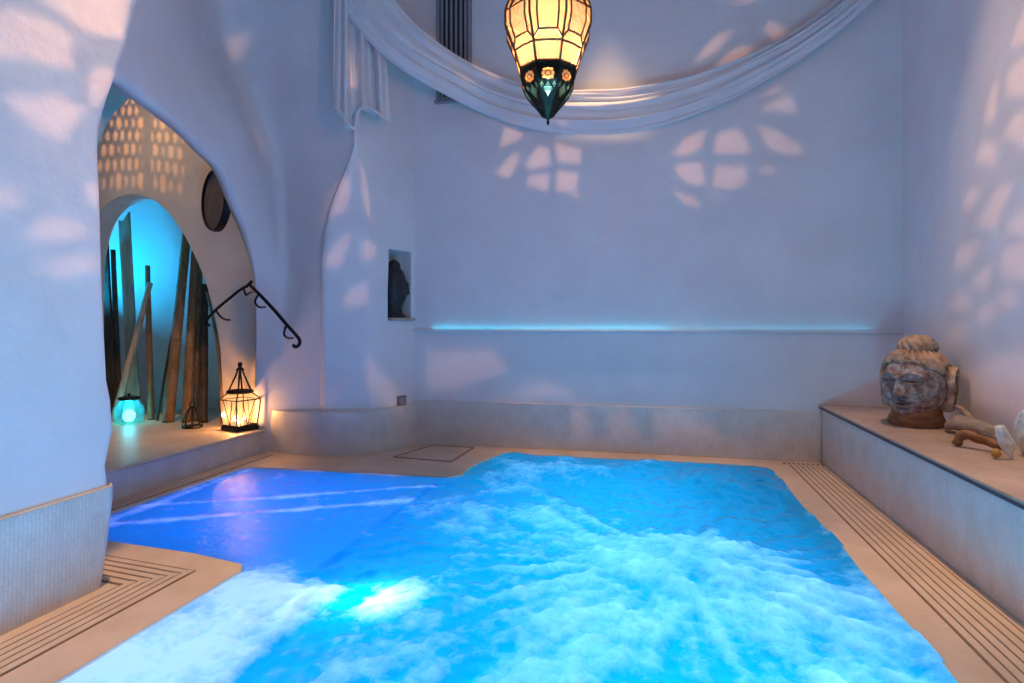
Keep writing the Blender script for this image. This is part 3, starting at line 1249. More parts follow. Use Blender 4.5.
# -------------------------------------------------------------------- drape
def build_drape():
    t = thing('drape', 'long white cotton drape hung in a swag across the back wall', 'drape', at(600, 110, 5.7))
    # centre line and half height of the swag, as it hangs just before the wall
    key = [(344, -40, 5.22, 22), (362, -5, 5.24, 24), (392, 32, 5.32, 23), (430, 62, 5.44, 21), (480, 90, 0, 20), (535, 108, 0, 21), (590, 112, 0, 22.5), (640, 109, 0, 22), (700, 93, 0, 19), (760, 66, 0, 16), (815, 33, 0, 14), (862, -6, 0, 13), (905, -52, 0, 12)]
    cen, hh = [], []
    for u, v, d, h in key:
        p = at(u, v, d) if d else ony(u, v, YB - .13)
        cen.append(p)
        dd = (p - CAM).dot(FW)
        hh.append(h / 600 * dd)
    cs = catmull(cen, 10)
    hs = np.interp(np.linspace(0, len(hh) - 1, len(cs)), range(len(hh)), hh)
    rows = []
    nk = 72
    for i, p in enumerate(cs):
        tg = (cs[min(i + 1, len(cs) - 1)] - cs[max(i - 1, 0)]).normalized()
        out = (CAM - p)
        out.z = 0
        out = Vector((0, -1, 0))
        out = (out - tg * out.dot(tg)).normalized()
        up = out.cross(tg).normalized()
        if up.z < 0:
            up = -up
        q = i / (len(cs) - 1)
        ring = []
        for k in range(nk):
            a = 2 * PI * k / nk
            yy = math.sin(a)
            xx = math.cos(a)
            fold = 0
            if xx > 0:
                s = yy + .05 * math.sin(q * 7)
                fold = .020 * math.sin(s * 9 + 1.2 * math.sin(q * 5)) + .012 * math.sin(s * 17 + 2 + q * 6) + .008 * math.sin(s * 31 + q * 11)
                fold *= xx ** .5
            edge = 1 + .03 * math.sin(q * 23) * (yy > .8)
            ring.append(p + up * (yy * hs[i] * edge) + out * (xx * .075 + fold))
        rows.append(ring)
    m = MB().loft(rows)
    o = m.build('swag', M['cloth'], t, True)
    fix_normals(o)
    smooth_all(o, 70)
    # tail hanging down the edge of the pier
    rows = []
    nz_, nx_ = 50, 90
    u0, u1 = 333, 391
    for i in range(nz_ + 1):
        q = i / nz_
        row = []
        for k in range(nx_ + 1):
            s = k / nx_
            vb = interp([0, .12, .28, .34, .5, .62, .78, .9, 1], [108, 118, 133, 112, 110, 113, 121, 118, 122], s)
            v = -70 + (vb + 70) * q
            narrow = 1 - .25 * (1 - q)
            u = (u0 + u1) / 2 - 6 * (1 - q) + (s - .5) * (u1 - u0) * narrow
            d = 5.21 + .26 * s + .045 * math.sin(s * 19 + .8 * q) + .022 * math.sin(s * 41 + q * 2)
            if s < .3:
                d -= .02
            row.append(at(u, v, d))
        rows.append(row)
    o = MB().grid(rows).build('tail', M['cloth'], t, True)
    md = o.modifiers.new('thick', 'SOLIDIFY')
    md.thickness = .006
    # rumpled hem roll
    pts = [at(u, v, d) for u, v, d in [(334, 108, 5.18), (340, 112, 5.17), (347, 122, 5.16), (354, 128, 5.18), (358, 112, 5.21), (366, 107, 5.23), (376, 112, 5.27), (386, 118, 5.35), (390, 121, 5.45)]]
    MB().tube(catmull(pts, 5), .013, 8).build('hem', M['cloth'], o, True)


build_drape()


# ------------------------------------------------------------- window grille
def build_grille():
    a, b = ony(437, 0, YB), ony(472, 0, YB)
    zb = ony(450, 101, YB).z
    zt = 4.75
    x0, x1 = a.x, b.x
    t = thing('vent_grille', 'grey wall grille with vertical bars half hidden by the white drape', 'grille', ((x0 + x1) / 2, YB, zb))
    f = MB()
    w = .035
    for x in (x0 + w / 2, x1 - w / 2):
        f.box((x, YB - .012, (zb + zt) / 2), (w, .045, zt - zb))
    for z in (zb + w / 2, zt - w / 2):
        f.box(((x0 + x1) / 2, YB - .012, z), (x1 - x0 - 2 * w, .045, w))
    bevel(f.build('frame', M['vent_metal'], t), .004)
    MB().box(((x0 + x1) / 2, YB - .004, (zb + zt) / 2), (x1 - x0 - .04, .006, zt - zb - .04)).build('backing', M['dark_void'], t)
    for k in range(6):
        x = x0 + w + (x1 - x0 - 2 * w) * (k + .5) / 6
        bevel(MB().box((x, YB - .018, (zb + zt) / 2), (.024, .018, zt - zb - .07)).build('bar', M['vent_metal'], t), .003)
    # sloping sill
    bevel(MB().box(((x0 + x1) / 2, YB - .025, zb - .012), (x1 - x0 + .03, .06, .024)).build('sill', M['vent_metal'], t), .004)


build_grille()


# ------------------------------------------------------ niche sill and bust
def head_mesh(w, h, dp, feat=1.0, nu=150, nv=120, hairline=.62):
    """carved head: face to -Y, z from 0 (chin) to h (crown); returns grid rows and hair mask"""
    rows = []
    for j in range(nv + 1):
        tv = j / nv
        phi = -PI / 2 + PI * tv
        row = []
        for i in range(nu):
            th = 2 * PI * i / nu            # 0 = front (-Y), + towards +X
            cx, sx = math.cos(th), math.sin(th)
            cz = math.cos(phi)
            z = math.sin(phi)
            # superellipse-like skull narrowing to the chin
            rw = w / 2 * (abs(cz) ** .72)
            rd = dp / 2 * (abs(cz) ** .72)
            jaw = 1 - .17 * max(0, -z - .1) ** 1.2
            x = rw * sx * jaw
            y = -rd * cx * (1 - .06 * max(0, -z))
            zz = h / 2 + z * h / 2
            front = max(0, cx)
            X = x / (w / 2)
            Zr = zz / h                      # 0 chin .. 1 crown
            f = 0.0
            if cx > .1:
                def G(a, b, ax, az):
                    return math.exp(-((X - a) / ax) ** 2 - ((Zr - b) / az) ** 2)
                # nose, straight from the brow with a wide base
                if .30 < Zr < .66:
                    tn = min(1, (.66 - Zr) / .30)
                    wn = .060 + .075 * tn ** 1.5
                    f += (.05 + .13 * tn) * math.exp(-(X / wn) ** 2) * min(1, (Zr - .30) / .03)
                f += .065 * (G(-.15, .345, .06, .032) + G(.15, .345, .06, .032))
                for sgn in (-1, 1):
                    xe = sgn * .37
                    # long arched brow running into the nose
                    zb_ = .655 - .55 * (X - xe) ** 2
                    if -.04 < X * sgn < .72:
                        f += .050 * math.exp(-((Zr - zb_) / .018) ** 2)
                    f -= .095 * G(xe, .545, .23, .060)
                    # heavy half-closed lids
                    f += .105 * G(xe, .545, .165, .040)
                    zl = .530 + .35 * (X - xe) ** 2
                    if abs(X - xe) < .23:
                        f -= .055 * math.exp(-((Zr - zl) / .011) ** 2)
                        f += .035 * math.exp(-((Zr - zl + .026) / .012) ** 2)
                # full lips
                f -= .040 * G(0, .285, .06, .025)
                f += .090 * G(0, .242 + .0 * X, .27, .022)
                f += .095 * G(0, .183, .20, .026)
                if abs(X) < .36:
                    f -= .070 * math.exp(-((Zr - .213 - .22 * X * X) / .011) ** 2)
                f -= .06 * G(0, .140, .22, .020)
                # chin and cheeks
                f += .09 * G(0, .07, .22, .06)
                f += .06 * (G(-.50, .36, .22, .1) + G(.50, .36, .22, .1))
                f *= min(1, (cx - .1) / .25)
            y -= f * dp * .62 * feat
            row.append(Vector((x, y, zz)))
        rows.append(row)
    return rows


def place(rows, M4):
    return [[M4 @ p for p in r] for r in rows]


def build_bust():
    mid = (NL + NR) / 2
    # stone sill of the niche
    d = Vector((NN.x, NN.y, 0))
    lo = NL + NE * .005
    hi = NR + NE * .03
    sill = prism([lo + d * .035 + Vector((0, 0, NZB - .018)), hi + d * .035 + Vector((0, 0, NZB - .018)), hi - d * .2 + Vector((0, 0, NZB - .018)), lo - d * .2 + Vector((0, 0, NZB - .018))], (0, 0, .028)).build('trim_5', M['stone_top'])
    fix_normals(sill)
    bevel(sill, .006)
    struct(sill)
    base = mid - d * .085 + Vector((0, 0, NZB + .010))
    t = thing('stone_bust', 'small dark stone head in the wall niche of the pier', 'statue', base)
    W = (NR - NL).length
    H = NZT - NZB
    s = H * .72
    rows = head_mesh(s * .50, s * .86, s * .52, 1.2, 70, 60)
    ang = math.atan2(NN.x, -NN.y) + .9
    M4 = Matrix.Translation(base + Vector((0, 0, s * .2))) @ Matrix.Rotation(ang, 4, 'Z')
    m = MB().grid(place(rows, M4), closed_u=True)
    m.build('head', M['bust'], t, True)
    m = MB().lathe([(s * .23, 0), (s * .24, s * .05), (s * .21, s * .08), (s * .17, s * .11), (s * .17, s * .3)], base, 20)
    m.build('plinth', M['bust'], t, True, 40)
    m = MB().lathe([(s * .13, 0), (s * .14, s * .05), (s * .10, s * .13), (s * .02, s * .18)], base + Vector((0, 0, s * 1.02)), 16)
    m.build('topknot', M['bust'], t, True)


build_bust()

# socket plate on the pier
pS = None
r = ray(401, 403)
den = r.x * (-NE.y) - r.y * (-NE.x)
R0 = at(371, 0, 5.66)
dS = (R0.x * (-NE.y) - R0.y * (-NE.x)) / den
pS = CAM + r * dS + NN * .004
t = thing('wall_socket', 'small grey metal socket plate low on the side of the pier', 'socket', pS)
ax = (NE, NN, Vector((0, 0, 1)))
bevel(MB().box(pS + NN * .006, (.115, .02, .15), ax).build('plate', M['grey_metal'], t), .006)
bevel(MB().box(pS + NN * .019, (.08, .012, .11), ax).build('cover', M['vent_metal'], t), .004)


# -------------------------------------------------------------- Buddha head
def build_buddha():
    base = Vector((1.80, 4.72, ZLEDGE))
    t = thing('carved_statue', 'large weathered carved stone head with topknot on the brown ledge', 'statue', base)
    rot = Matrix.Rotation(math.radians(-47), 4, 'Z')
    T = Matrix.Translation(base) @ rot
    w, h, dp = .40, .47, .43
    Th = T @ Matrix.Translation((0, 0, .055)) @ Matrix.Rotation(math.radians(-3), 4, 'X')
    m = MB().grid(place(head_mesh(w, h, dp, 1.45, 260, 220), Th), closed_u=True)
    m.build('face', M['statue'], t, True)
    # neck and rough foot
    rings = []
    for z, r0 in [(0, .165), (.03, .172), (.055, .165), (.09, .15), (.14, .15)]:
        ring = []
        for k in range(28):
            a = 2 * PI * k / 28
            rr = r0 * (1 + .05 * math.sin(3 * a + z * 9) + .03 * math.sin(7 * a))
            ring.append(T @ Vector((rr * math.sin(a), -rr * math.cos(a) * .92 + .012, z)))
        rings.append(ring)
    MB().loft(rings).build('neck', M['root'], t, True, 60)
    # hair: wavy ridged cap from a low central peak round over the ears
    rows = []
    nu, nv = 200, 70
    for j in range(nv + 1):
        row = []
        for i in range(nu):
            th = 2 * PI * i / nu
            cx = math.cos(th)
            ath = abs((th + PI) % (2 * PI) - PI)
            zlow = interp([0, .30, .6, .85, 1.1, 1.3, 1.45, 1.55, 2.1, 2.25, PI], [.80, .815, .79, .74, .69, .66, .70, .76, .76, .35, .12], ath)
            Zr = zlow + (1.0 - zlow) * (j / nv)
            s = max(-1, min(1, Zr * 2 - 1))
            cz = math.sqrt(max(0, 1 - s * s))
            rw = cz ** .72
            lift = .002 + .012 * min(1, (Zr - zlow) / .05)
            # strands fan up from the middle of the hairline
            fan = math.sin(ath * 11 + 10.0 * (Zr - .8) * min(1, ath / .25))
            lift += .030 * (abs(fan) - .5) * min(1, (Zr - zlow) / .03 + .2) * (1 if ath < 2.4 else .4)
            band = math.exp(-((Zr - zlow - .01) / .014) ** 2) * .006
            k = 1 + (lift + band) / (w / 2)
            x = w / 2 * rw * math.sin(th) * k
            y = -dp / 2 * rw * cx * k
            z = h * Zr + lift * .6 * s
            row.append(Th @ Vector((x, y, z)))
        rows.append(row)
    hair = MB().grid(rows, closed_u=True).build('hair', M['statue_hair'], t, True)
    md = hair.modifiers.new('thick', 'SOLIDIFY')
    md.thickness = .012
    md.offset = -1
    # topknot
    rows = []
    for j in range(61):
        phi = -.75 + (PI / 2 + .75) * j / 60
        row = []
        for i in range(160):
            th = 2 * PI * i / 160
            rr = 1 + .13 * (abs(math.sin(th * 7 + 4 * phi)) - .5) * (1 if phi < 1.3 else .2)
            row.append(Th @ Vector((.118 * rr * math.cos(phi) * math.sin(th), -.118 * rr * math.cos(phi) * math.cos(th) + .01, h + .022 + .085 * math.sin(phi) * (1 + .03 * math.sin(th * 11 + 5 * phi)))))
        rows.append(row)
    m = MB().grid(rows, closed_u=True)
    m.build('topknot', M['statue_hair'], t, True)
    MB().tube([Th @ Vector((.112 * math.sin(a), -.112 * math.cos(a) + .01, h - .022)) for a in np.linspace(0, 2 * PI, 33)], .010, 8).build('hair_band', M['statue_hair'], t, True)
    # long ears
    for sg in (-1, 1):
        e = MB()

        def ep(y, z, off):
            rx = w / 2 * math.sqrt(max(.05, 1 - (y / (dp / 2)) ** 2)) * (1 - .10 * max(0, .22 - z) / .22)
            return Th @ Vector((sg * (rx + off), y, z))
        shape = [(.0, .335), (.03, .365), (.075, .36), (.10, .32), (.095, .27), (.07, .22), (.06, .16), (.055, .10), (.03, .06), (.005, .075), (.0, .13), (.005, .2), (-.012, .26)]
        loop = catmull([Vector((y, z, 0)) for y, z in shape] + [Vector((.0, .335, 0))], 4)[:-1]
        cen = Vector((.042, .225, 0))
        rings = []
        for sc_, off in [(1.0, -.03), (1.0, .028), (.94, .044), (.80, .042), (.68, .024), (.40, .028), (.05, .030)]:
            rings.append([ep(cen.x + (p.x - cen.x) * sc_, cen.y + (p.y - cen.y) * sc_, off) for p in loop])
        e.loft(rings)
        inner = [ep(.03, .31, .032), ep(.06, .325, .038), ep(.075, .30, .038), ep(.06, .26, .036), ep(.03, .235, .034), ep(.025, .20, .030)]
        e.tube(catmull(inner, 4), .0085, 8)
        o = e.build('ear', M['statue_hair'], t, True, 60)
        fix_normals(o)


build_buddha()


# ------------------------------------------------- driftwood, root and coral
def rough_tube(name, pts, rs, mat, parent, seed, amp=.18, n=14, flat=1.0):
    m = MB().tube(catmull(pts, 5), list(np.interp(np.linspace(0, len(rs) - 1, (len(pts) - 1) * 5 + 1), range(len(rs)), rs)), n, flat)
    o = m.build(name, mat, parent, True)
    for v in o.data.vertices:
        p = v.co + Vector((seed, seed * 2, 0))
        dlt = noise.noise(p * 16) * amp + noise.noise(p * 45) * amp * .4
        v.co += v.normal * dlt * np.mean(rs)
    o.data.update()
    return o


def L(u, v, z):
    p = onz(u, v, ZLEDGE)
    return p + Vector((0, 0, z))


# grey flat driftwood lying by the statue
t = thing('driftwood', 'flat grey piece of driftwood lying behind the brown root on the ledge', 'driftwood', L(965, 428, 0))
rough_tube('body', [L(949, 431, .036), L(953, 433, .060), L(958, 434, .070), L(972, 437, .072), L(988, 441, .062), L(1003, 446, .045)], [.03, .05, .055, .05, .042, .02], M['drift'], t, 1, .35, 14, .7)
rough_tube('branch', [L(972, 436, .09), L(966, 433, .125), L(960, 431, .150), L(953, 429, .155)], [.022, .018, .014, .008], M['drift'], t, 3, .3, 10)
# brown root
t = thing('wooden_root', 'twisted brown root lying in front of the grey driftwood on the ledge', 'root', L(975, 443, 0))
rough_tube('body', [L(957, 447, .020), L(961, 447, .060), L(968, 448, .072), L(978, 450, .062), L(988, 451, .050), L(997, 453, .040), L(1004, 454, .03)], [.016, .026, .026, .024, .024, .022, .016], M['root'], t, 5, .3, 12)
rough_tube('knot', [L(954, 445, .016), L(957, 446, .026), L(961, 447, .018)], [.014, .022, .014], M['root'], t, 8, .3, 10)
# amber pebble
t0 = rough_tube('pebble', [L(994, 459, .010), L(996, 459, .024), L(997, 459, .040), L(998, 459, .052)], [.012, .022, .018, .008], M['amber_stone'], None, 12, .25, 12)
tag(t0, 'small amber coloured pebble against the pale upright shell', 'pebble')


def coral(name, c, sc, seed, label, cat, lean):
    bm = bmesh.new()
    bmesh.ops.create_icosphere(bm, subdivisions=5, radius=1)
    for v in bm.verts:
        p = v.co.copy()
        n1 = noise.fractal(p * 1.6 + Vector((seed, 0, 0)), 1.0, 2.0, 4)
        n2 = 1 - abs(noise.noise(p * 3.2 + Vector((0, seed, 0)))) * 2
        rr = 1 + .28 * n1 + .14 * n2
        v.co = Vector((p.x * sc[0], p.y * sc[1], p.z * sc[2])) * rr
        v.co += Vector(lean) * v.co.z
    zmin = min(v.co.z for v in bm.verts)
    for v in bm.verts:
        v.co.z -= zmin
    me = bpy.data.meshes.new(name)
    bm.to_mesh(me)
    bm.free()
    me.polygons.foreach_set('use_smooth', [True] * len(me.polygons))
    me.materials.append(M['quartz'])
    o = bpy.data.objects.new(name, me)
    COL.objects.link(o)
    o.location = c
    tag(o, label, cat)
    return o


coral('shell', L(1005, 459, 0), (.030, .026, .076), 2.3, 'pale blue-white upright shell leaning by the amber pebble', 'shell', (-.25, .1, 0))
coral('coral', L(1027, 456, 0), (.042, .042, .108), 7.1, 'larger knobbly white coral lump beside the wall at the ledge end', 'coral', (.05, 0, 0))


# ------------------------------------------------------------- iron handrail
def build_rail():
    t = thing('handrail', 'black wrought iron handrail with curled ends beside the hall opening', 'handrail', at(250, 283, 5.3))

    def P(u, v, d):
        return at(u, v, d)
    left = [P(250, 284, 5.30), P(240, 290, 5.34), P(230, 298, 5.38), P(219, 307, 5.42), P(210, 316, 5.46), P(206.5, 321, 5.47), P(207.5, 325, 5.47), P(210, 325, 5.47)]
    right = [P(246, 287, 5.30), P(253, 281.5, 5.29), P(251, 286, 5.29), P(262, 297, 5.22), P(275, 311, 5.18), P(287, 325, 5.16), P(296, 335, 5.16), P(299.5, 340, 5.16), P(299, 345, 5.16), P(295, 347, 5.16), P(293, 344.5, 5.16)]
    MB().tube(catmull(left, 4), .0135, 8).build('rail', M['iron'], t, True)
    MB().tube(catmull(right[2:], 4), .0150, 8).build('rail', M['iron'], t, True)
    MB().tube([P(246, 287, 5.30), P(252, 281, 5.29)], .014, 8).build('end_knob', M['iron'], t, True)
    br = [
        [P(216, 310, 5.42), P(219, 315, 5.46), P(224, 319, 5.58), P(230, 320, 5.88)],
        [P(244, 289, 5.31), P(246, 295, 5.33), P(249, 293, 5.42), P(252, 292, 5.56)],
        [P(258, 295, 5.24), P(255, 302, 5.24), P(259, 307, 5.30), P(265, 307, 5.5)],
        [P(286, 326, 5.17), P(284, 334, 5.16), P(288, 338, 5.22), P(293, 338, 5.5)]]
    for b in br:
        MB().tube(catmull(b, 5), .0095, 8).build('bracket', M['iron'], t, True)


build_rail()


# --------------------------------------------------------------- frame drum
def build_drum():
    c = at(213.5, 200, 5.50)
    t = thing('frame_drum', 'round black frame drum hanging on the brown hall wall', 'drum', c)
    dirc = (c - CAM)
    dirc.z = 0
    dirc.normalize()
    # face turned well aside from the viewer, to the left
    a = math.radians(70)
    nrm = Matrix.Rotation(-a, 3, 'Z') @ (-dirc)
    sx = Vector((-nrm.y, nrm.x, 0))
    up = Vector((0, 0, 1))
    R0, dep = .285, .055

    def ring(r, off, n=48):
        return [c + sx * (r * math.cos(2 * PI * k / n)) + up * (r * math.sin(2 * PI * k / n)) + nrm * off for k in range(n)]
    m = MB().grid([ring(R0 - .03, .0), ring(R0 - .012, .012), ring(R0, 0), ring(R0 + .004, -dep / 2), ring(R0, -dep), ring(R0 - .03, -dep), ring(R0 - .03, 0)], closed_u=True)
    m.build('hoop', M['iron'], t, True, 50)
    m = MB().grid([ring(.001, -.012), ring(R0 * .5, -.010), ring(R0 - .028, -.008)], closed_u=True)
    m.build('skin', M['drum_skin'], t, True)
    # nail and hanger back to the wall
    top = c + up * (R0 + .004) - nrm * dep / 2
    MB().tube([top, top + up * .03, top + up * .035 + FW * .15, top + up * .035 + FW * .60], .006, 6).build('hook', M['iron'], t)


build_drum()


# --------------------------------------------------- poles in the hall recess
def pole(ub, db, ut, vt, dt, r, mat, label, board=False, bow=0, name='bamboo_pole', knots=True):
    vb = 325 + (1.2 - HALLZ) * 600 / db
    a = at(ub, vb, db)
    a.z = HALLZ
    b = at(ut, vt, dt)
    t = thing(name, label, 'pole' if not board else 'board', a, 'canes and boards leaning in the arched recess')
    side = (b - a).cross(FW).normalized()
    pts, rs = [], []
    n = 26
    for k in range(n + 1):
        q = k / n
        pts.append(a.lerp(b, q) + side * bow * math.sin(PI * q))
        rr = r * (1.05 - .22 * q)
        rs.append(rr)
    # end just above the floor
    for p in pts:
        p.z = max(p.z, HALLZ + .002)
    if board:
        ax = (b - a).normalized()
        sd = ax.cross(FW).normalized()
        nn = sd.cross(ax)
        w0 = r
        prof = []
        for q, w_ in [(0, 1.0), (.1, 1.05), (.5, .95), (.85, 1.0), (.93, 1.0)]:
            p = a.lerp(b, q)
            prof.append((p - sd * w0 * w_, p + sd * w0 * w_))
        outl = [x[0] for x in prof] + [a.lerp(b, 1.0) - sd * w0, a.lerp(b, .955) + sd * w0 * .2, a.lerp(b, .965) + sd * w0] + [x[1] for x in reversed(prof)]
        m = prism(outl, nn * .035)
        o = m.build('plank', mat, t)
        fix_normals(o)
        bevel(o, .006)
        return t
    m = MB().tube(pts, rs, 12)
    m.build('stem', mat, t, True, 50)
    if knots:
        for q in (.13, .27, .41, .55, .69, .84):
            p = a.lerp(b, q) + side * bow * math.sin(PI * q)
            dr = (b - a).normalized()
            rr = r * (1.05 - .22 * q)
            MB().tube([p - dr * .014, p - dr * .006, p, p + dr * .006, p + dr * .014], [rr * .99, rr * 1.13, rr * 1.02, rr * 1.13, rr * .99], 12).build('knot', mat, t, True)
    return t


pole(111, 6.30, 101, 222, 6.55, .055, M['cane_dark'], 'dark brown board standing at the far left of the arched recess', True, name='wooden_board')
pole(119.5, 6.35, 113, 250, 6.6, .030, M['cane_dark'], 'dark upright pole just right of the dark left board', knots=False, name='wooden_pole')
pole(134, 6.40, 123, 212, 6.7, .062, M['cane_pale'], 'pale cyan-lit board with a notched top behind the glowing jar', True, name='wooden_board')
pole(114, 6.15, 150, 283, 6.5, .034, M['cane_pale'], 'pale cane slanting right from behind the glowing cyan jar')
pole(151, 6.20, 147.5, 266, 6.55, .030, M['cane_brown'], 'single upright cane in the middle of the arched recess')
pole(157, 6.15, 178, 300, 6.6, .014, M['cane_dark'], 'thin black stick leaning right beside the thick brown cane', knots=False, name='wooden_stick')
pole(168, 6.05, 187, 232, 6.6, .052, M['cane_brown'], 'thick brown bamboo cane, tallest of the right-hand bunch')
pole(186, 6.05, 195, 252, 6.55, .044, M['cane_brown'], 'brown bamboo cane standing between the thick cane and dark pole')
pole(196, 6.12, 200, 262, 6.6, .032, M['cane_brown'], 'slim brown bamboo cane behind the small wire lantern')
pole(203, 6.02, 205, 285, 6.5, .040, M['cane_dark'], 'dark bamboo pole rising behind the right side of the wire lantern')
pole(222, 5.80, 207, 292, 6.3, .018, M['cane_brown'], 'thin bowed brown cane at the right edge of the arched recess', bow=-.05)

# ------------------------------------------------------ cyan jar lamp (hall)
jp = at(129, 325, 5.98)
jp.z = HALLZ
t = thing('jar_lamp', 'glowing cyan glass jar lamp on the hall floor among the canes', 'lamp', jp)
MB().lathe([(.09, .0), (.125, .02), (.135, .08), (.13, .16), (.10, .20), (.085, .22), (.088, .235), (.078, .235), (.076, .22), (.09, .195), (.12, .155), (.125, .08), (.11, .03), (.02, .015)], jp, 24).build('jar', M['jar_glass'], t, True)
MB().lathe([(.03, .02), (.05, .05), (.055, .09), (.03, .13), (.006, .14)], jp, 16).build('bulb', M['cyan_led'], t, True)
MB().lathe([(.088, .236), (.094, .24), (.094, .262), (.05, .272), (.012, .276), (.016, .29), (.006, .298)], jp, 24).build('lid', M['iron'], t, True, 40)
point_light('jar_light', jp + Vector((0, 0, .17)), (.05, .75, 1), 3, .05, t)
hl = at(60, 325, 6.35)
area_light('added_recess_fill', (hl.x, hl.y, 1.55), (.0, .48, 1), 25, .25, .25, (.55, .38, 1.1))  # added hidden lamp that washes the recess wall cyan

# small wire lantern, unlit
wp = at(192.5, 325, 5.72)
wp.z = HALLZ
t = thing('wire_lantern', 'small unlit black wire lantern on the hall floor before the canes', 'lantern', wp)
MB().lathe([(.088, 0), (.092, .012), (.088, .024)], wp, 8).build('base', M['iron'], t)
m = MB()
for k in range(8):
    a = 2 * PI * k / 8
    d = Vector((math.cos(a), math.sin(a), 0))
    m.tube([wp + d * .085 + Vector((0, 0, .02)), wp + d * .075 + Vector((0, 0, .09)), wp + d * .045 + Vector((0, 0, .16)), wp + d * .014 + Vector((0, 0, .205))], .005, 6)
m.build('wire_cage', M['iron'], t, True)
MB().tube([wp + Vector((.03 * math.cos(a), 0, .225 + .025 * math.sin(a))) for a in np.linspace(0, 2 * PI, 17)], .005, 6).build('ring_handle', M['iron'], t, True)


# ------------------------------------------------------------ candle lantern
def build_candle_lantern():
    c = at(240, 325, 5.62)
    c.z = HALLZ
    t = thing('candle_lantern', 'black four-sided candle lantern, lit, standing against the pier on the hall floor', 'lantern', c)
    n = 4
    ph = PI / 4 - .30

    def V(k, r, z):
        a = ph + 2 * PI * k / n
        return c + Vector((r * math.sin(a), -r * math.cos(a), z))
    MB().lathe([(.158, 0), (.165, .01), (.165, .03), (.150, .045), (.13, .045)], c, n, ph).build('base', M['iron'], t)
    f = MB()
    for k in range(n):
        f.tube([V(k, .150, .04), V(k, .180, .285), V(k, .105, .345)], .0065, 6)
        f.tube([V(k, .180, .285), V(k + 1, .180, .285)], .0055, 6)
        f.tube([V(k, .150, .05), V(k + 1, .150, .05)], .0055, 6)
        mid0 = V(k, .150, .05).lerp(V(k + 1, .150, .05), .5)
        f.tube([V(k, .180, .285).lerp(V(k + 1, .180, .285), .25), mid0], .004, 5)
        f.tube([V(k, .180, .285).lerp(V(k + 1, .180, .285), .75), mid0], .004, 5)
    f.build('frame', M['iron'], t, True, 40)
    g = MB()
    for (r0, z0), (r1, z1) in [((.148, .05), (.177, .285)), ((.177, .285), (.104, .345))]:
        for k in range(n):
            g.add([V(k, r0, z0), V(k + 1, r0, z0), V(k + 1, r1, z1), V(k, r1, z1)], [(0, 1, 2, 3)])
    g.build('glass_panel', M['clear_glass'], t)
    MB().lathe([(.08, .340), (.112, .342), (.120, .355), (.112, .372), (.085, .375), (.08, .340)], c, 18, ph).build('collar', M['iron'], t, True, 40)
    cr = MB()
    for k in range(n):
        cr.tube([V(k, .095, .37), V(k, .070, .43), V(k, .040, .50), V(k, .024, .545), V(k, .030, .565)], .008, 6)
    cr.build('crown', M['iron'], t, True)
    MB().lathe([(.03, .555), (.036, .565), (.022, .58), (.014, .59), (.022, .605), (.018, .625), (.004, .635)], c, 14).build('finial', M['iron'], t, True)
    for dx, dy, hh in [(-.02, -.055, .05), (.05, .0, .06), (-.05, .035, .04)]:
        q = c + Vector((dx, dy, .045))
        cd = MB().lathe([(.024, 0), (.025, hh * .9), (.018, hh), (.004, hh * .95)], q, 16).build('candle', M['wax'], t, True, 40)
        MB().lathe([(.002, hh), (.009, hh + .012), (.010, hh + .022), (.006, hh + .036), (.001, hh + .05)], q, 10).build('flame', M['flame'], cd, True)
    point_light('candle_light', c + Vector((-.01, -.03, .14)), (1, .46, .15), 12, .03, t)


build_candle_lantern()


# ------------------------- pierced lamp of the hall (behind the left wall)
def build_hall_lamp():
    c = at(52, 60, 4.9)
    t = thing('pierced_hall_lamp', 'pierced brass globe lamp hanging in the hall behind the left wall', 'lantern', c)
    az = np.arange(-180, 180.01, .5)
    el = np.arange(-80, 80.01, .5)
    A, Ee = np.meshgrid((az[:-1] + az[1:]) / 2, (el[:-1] + el[1:]) / 2, indexing='ij')
    rng = []
    for u, v in [(92, 92), (184, 92), (92, 196), (184, 196)]:
        d = (at(u, v, 5.92) - c).normalized()
        rng.append((math.degrees(math.atan2(d.x, d.y)), math.degrees(math.asin(d.z))))
    a0, a1 = min(r[0] for r in rng), max(r[0] for r in rng)
    e0, e1 = min(r[1] for r in rng), max(r[1] for r in rng)
    pa, pe = (a1 - a0) / 12, (e1 - e0) / 7
    row = np.floor((Ee - e0) / pe)
    aa = (A - a0 + (row % 2) * pa / 2) % pa - pa / 2
    ee = (Ee - e0) % pe - pe / 2
    rad = .27 + .12 * np.cos(np.floor((A - a0) / pa) * 2.1) * np.cos(row * 1.7)
    mask = (aa / (pa * rad)) ** 2 + (ee / (pe * (rad + .12))) ** 2 < 1
    mask &= (A > a0 - 20) & (A < a1) & (Ee > e0) & (Ee < e1)
    mask &= np.abs((A - a0) / (a1 - a0) - .62) > .05

    def surf(a, e):
        a, e = math.radians(a), math.radians(e)
        return c + Vector((math.sin(a) * math.cos(e), math.cos(a) * math.cos(e), math.sin(e))) * .13
    pierced('globe', M['darkbrass'], t, az, el, surf, mask)
    MB().tube([c + Vector((0, 0, .128)), Vector((c.x, c.y, ZCEIL))], .005, 6).build('rod', M['darkbrass'], t)
    point_light('bulb', c, (1, .42, .12), 30, .002, t)


build_hall_lamp()

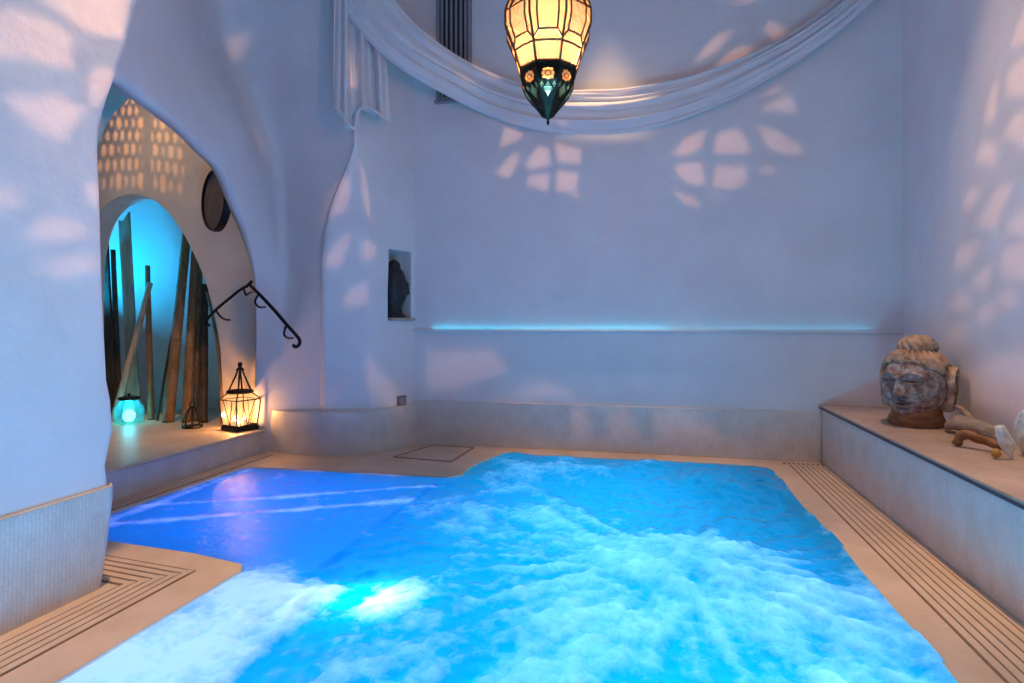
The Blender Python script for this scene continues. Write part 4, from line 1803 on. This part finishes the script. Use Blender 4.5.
# added lamps that make the cyan band above the shelf line
area_light('added_shelf_glow', (-1.0, YB - .026, 1.153), (.0, .64, 1), .55, 2.3, .02, (0, .12, 1))
area_light('added_shelf_glow', (1.0, YB - .026, 1.153), (.0, .62, 1), .18, 1.7, .02, (0, .12, 1))

# added warm spots, unseen under the ceiling, to brighten paving and hall
def warm_fill_spot(x, y, tx, ty, power, ang=50):
    l = bpy.data.lights.new('warm_fill_spot', 'SPOT')
    l.color = (1, .62, .31)
    l.energy = power
    l.spot_size = math.radians(ang)
    l.spot_blend = .9
    l.shadow_soft_size = .06
    o = bpy.data.objects.new('warm_fill_spot', l)
    COL.objects.link(o)
    o.location = (x, y, ZCEIL - .05)
    o.rotation_euler = (Vector((tx, ty, 0)) - o.location).to_track_quat('-Z', 'Y').to_euler()


warm_fill_spot(1.5, 2.2, 1.45, 2.2, 370, 44)
warm_fill_spot(1.5, 4.2, 1.45, 4.2, 340, 44)
warm_fill_spot(-.4, 5.3, -.4, 5.5, 300, 34)
warm_fill_spot(-2.15, 2.2, -2.25, 2.2, 560, 28)
warm_fill_spot(-3.2, 4.9, -3.4, 4.9, 420, 36)
warm_fill_spot(-4.5, 4.2, -4.6, 4.9, 230, 46)

# ---------------------------------------------------------- world and camera
w = bpy.data.worlds.new('dusk')
SC.world = w
w.use_nodes = True
bg = w.node_tree.nodes['Background']
bg.inputs['Color'].default_value = (.34, .42, .72, 1)
bg.inputs['Strength'].default_value = .05

cd = bpy.data.cameras.new('camera')
cd.sensor_width = 36
cd.lens = 36 * 600 / 1024
cd.shift_y = -16.5 / 1024
cd.clip_start = .05
cam = bpy.data.objects.new('camera', cd)
COL.objects.link(cam)
cam.location = CAM
cam.rotation_euler = (PI / 2, 0, YAW)
SC.camera = cam

SC.view_settings.view_transform = 'Standard'
SC.view_settings.look = 'None'
SC.view_settings.exposure = .35
SC.view_settings.gamma = 1
SC.view_settings.use_curve_mapping = False
SC.cycles.use_denoising = True
SC.cycles.max_bounces = 10
SC.cycles.diffuse_bounces = 5
SC.cycles.transparent_max_bounces = 12
SC.cycles.caustics_reflective = False
SC.cycles.caustics_refractive = False
SC.cycles.sample_clamp_indirect = 4
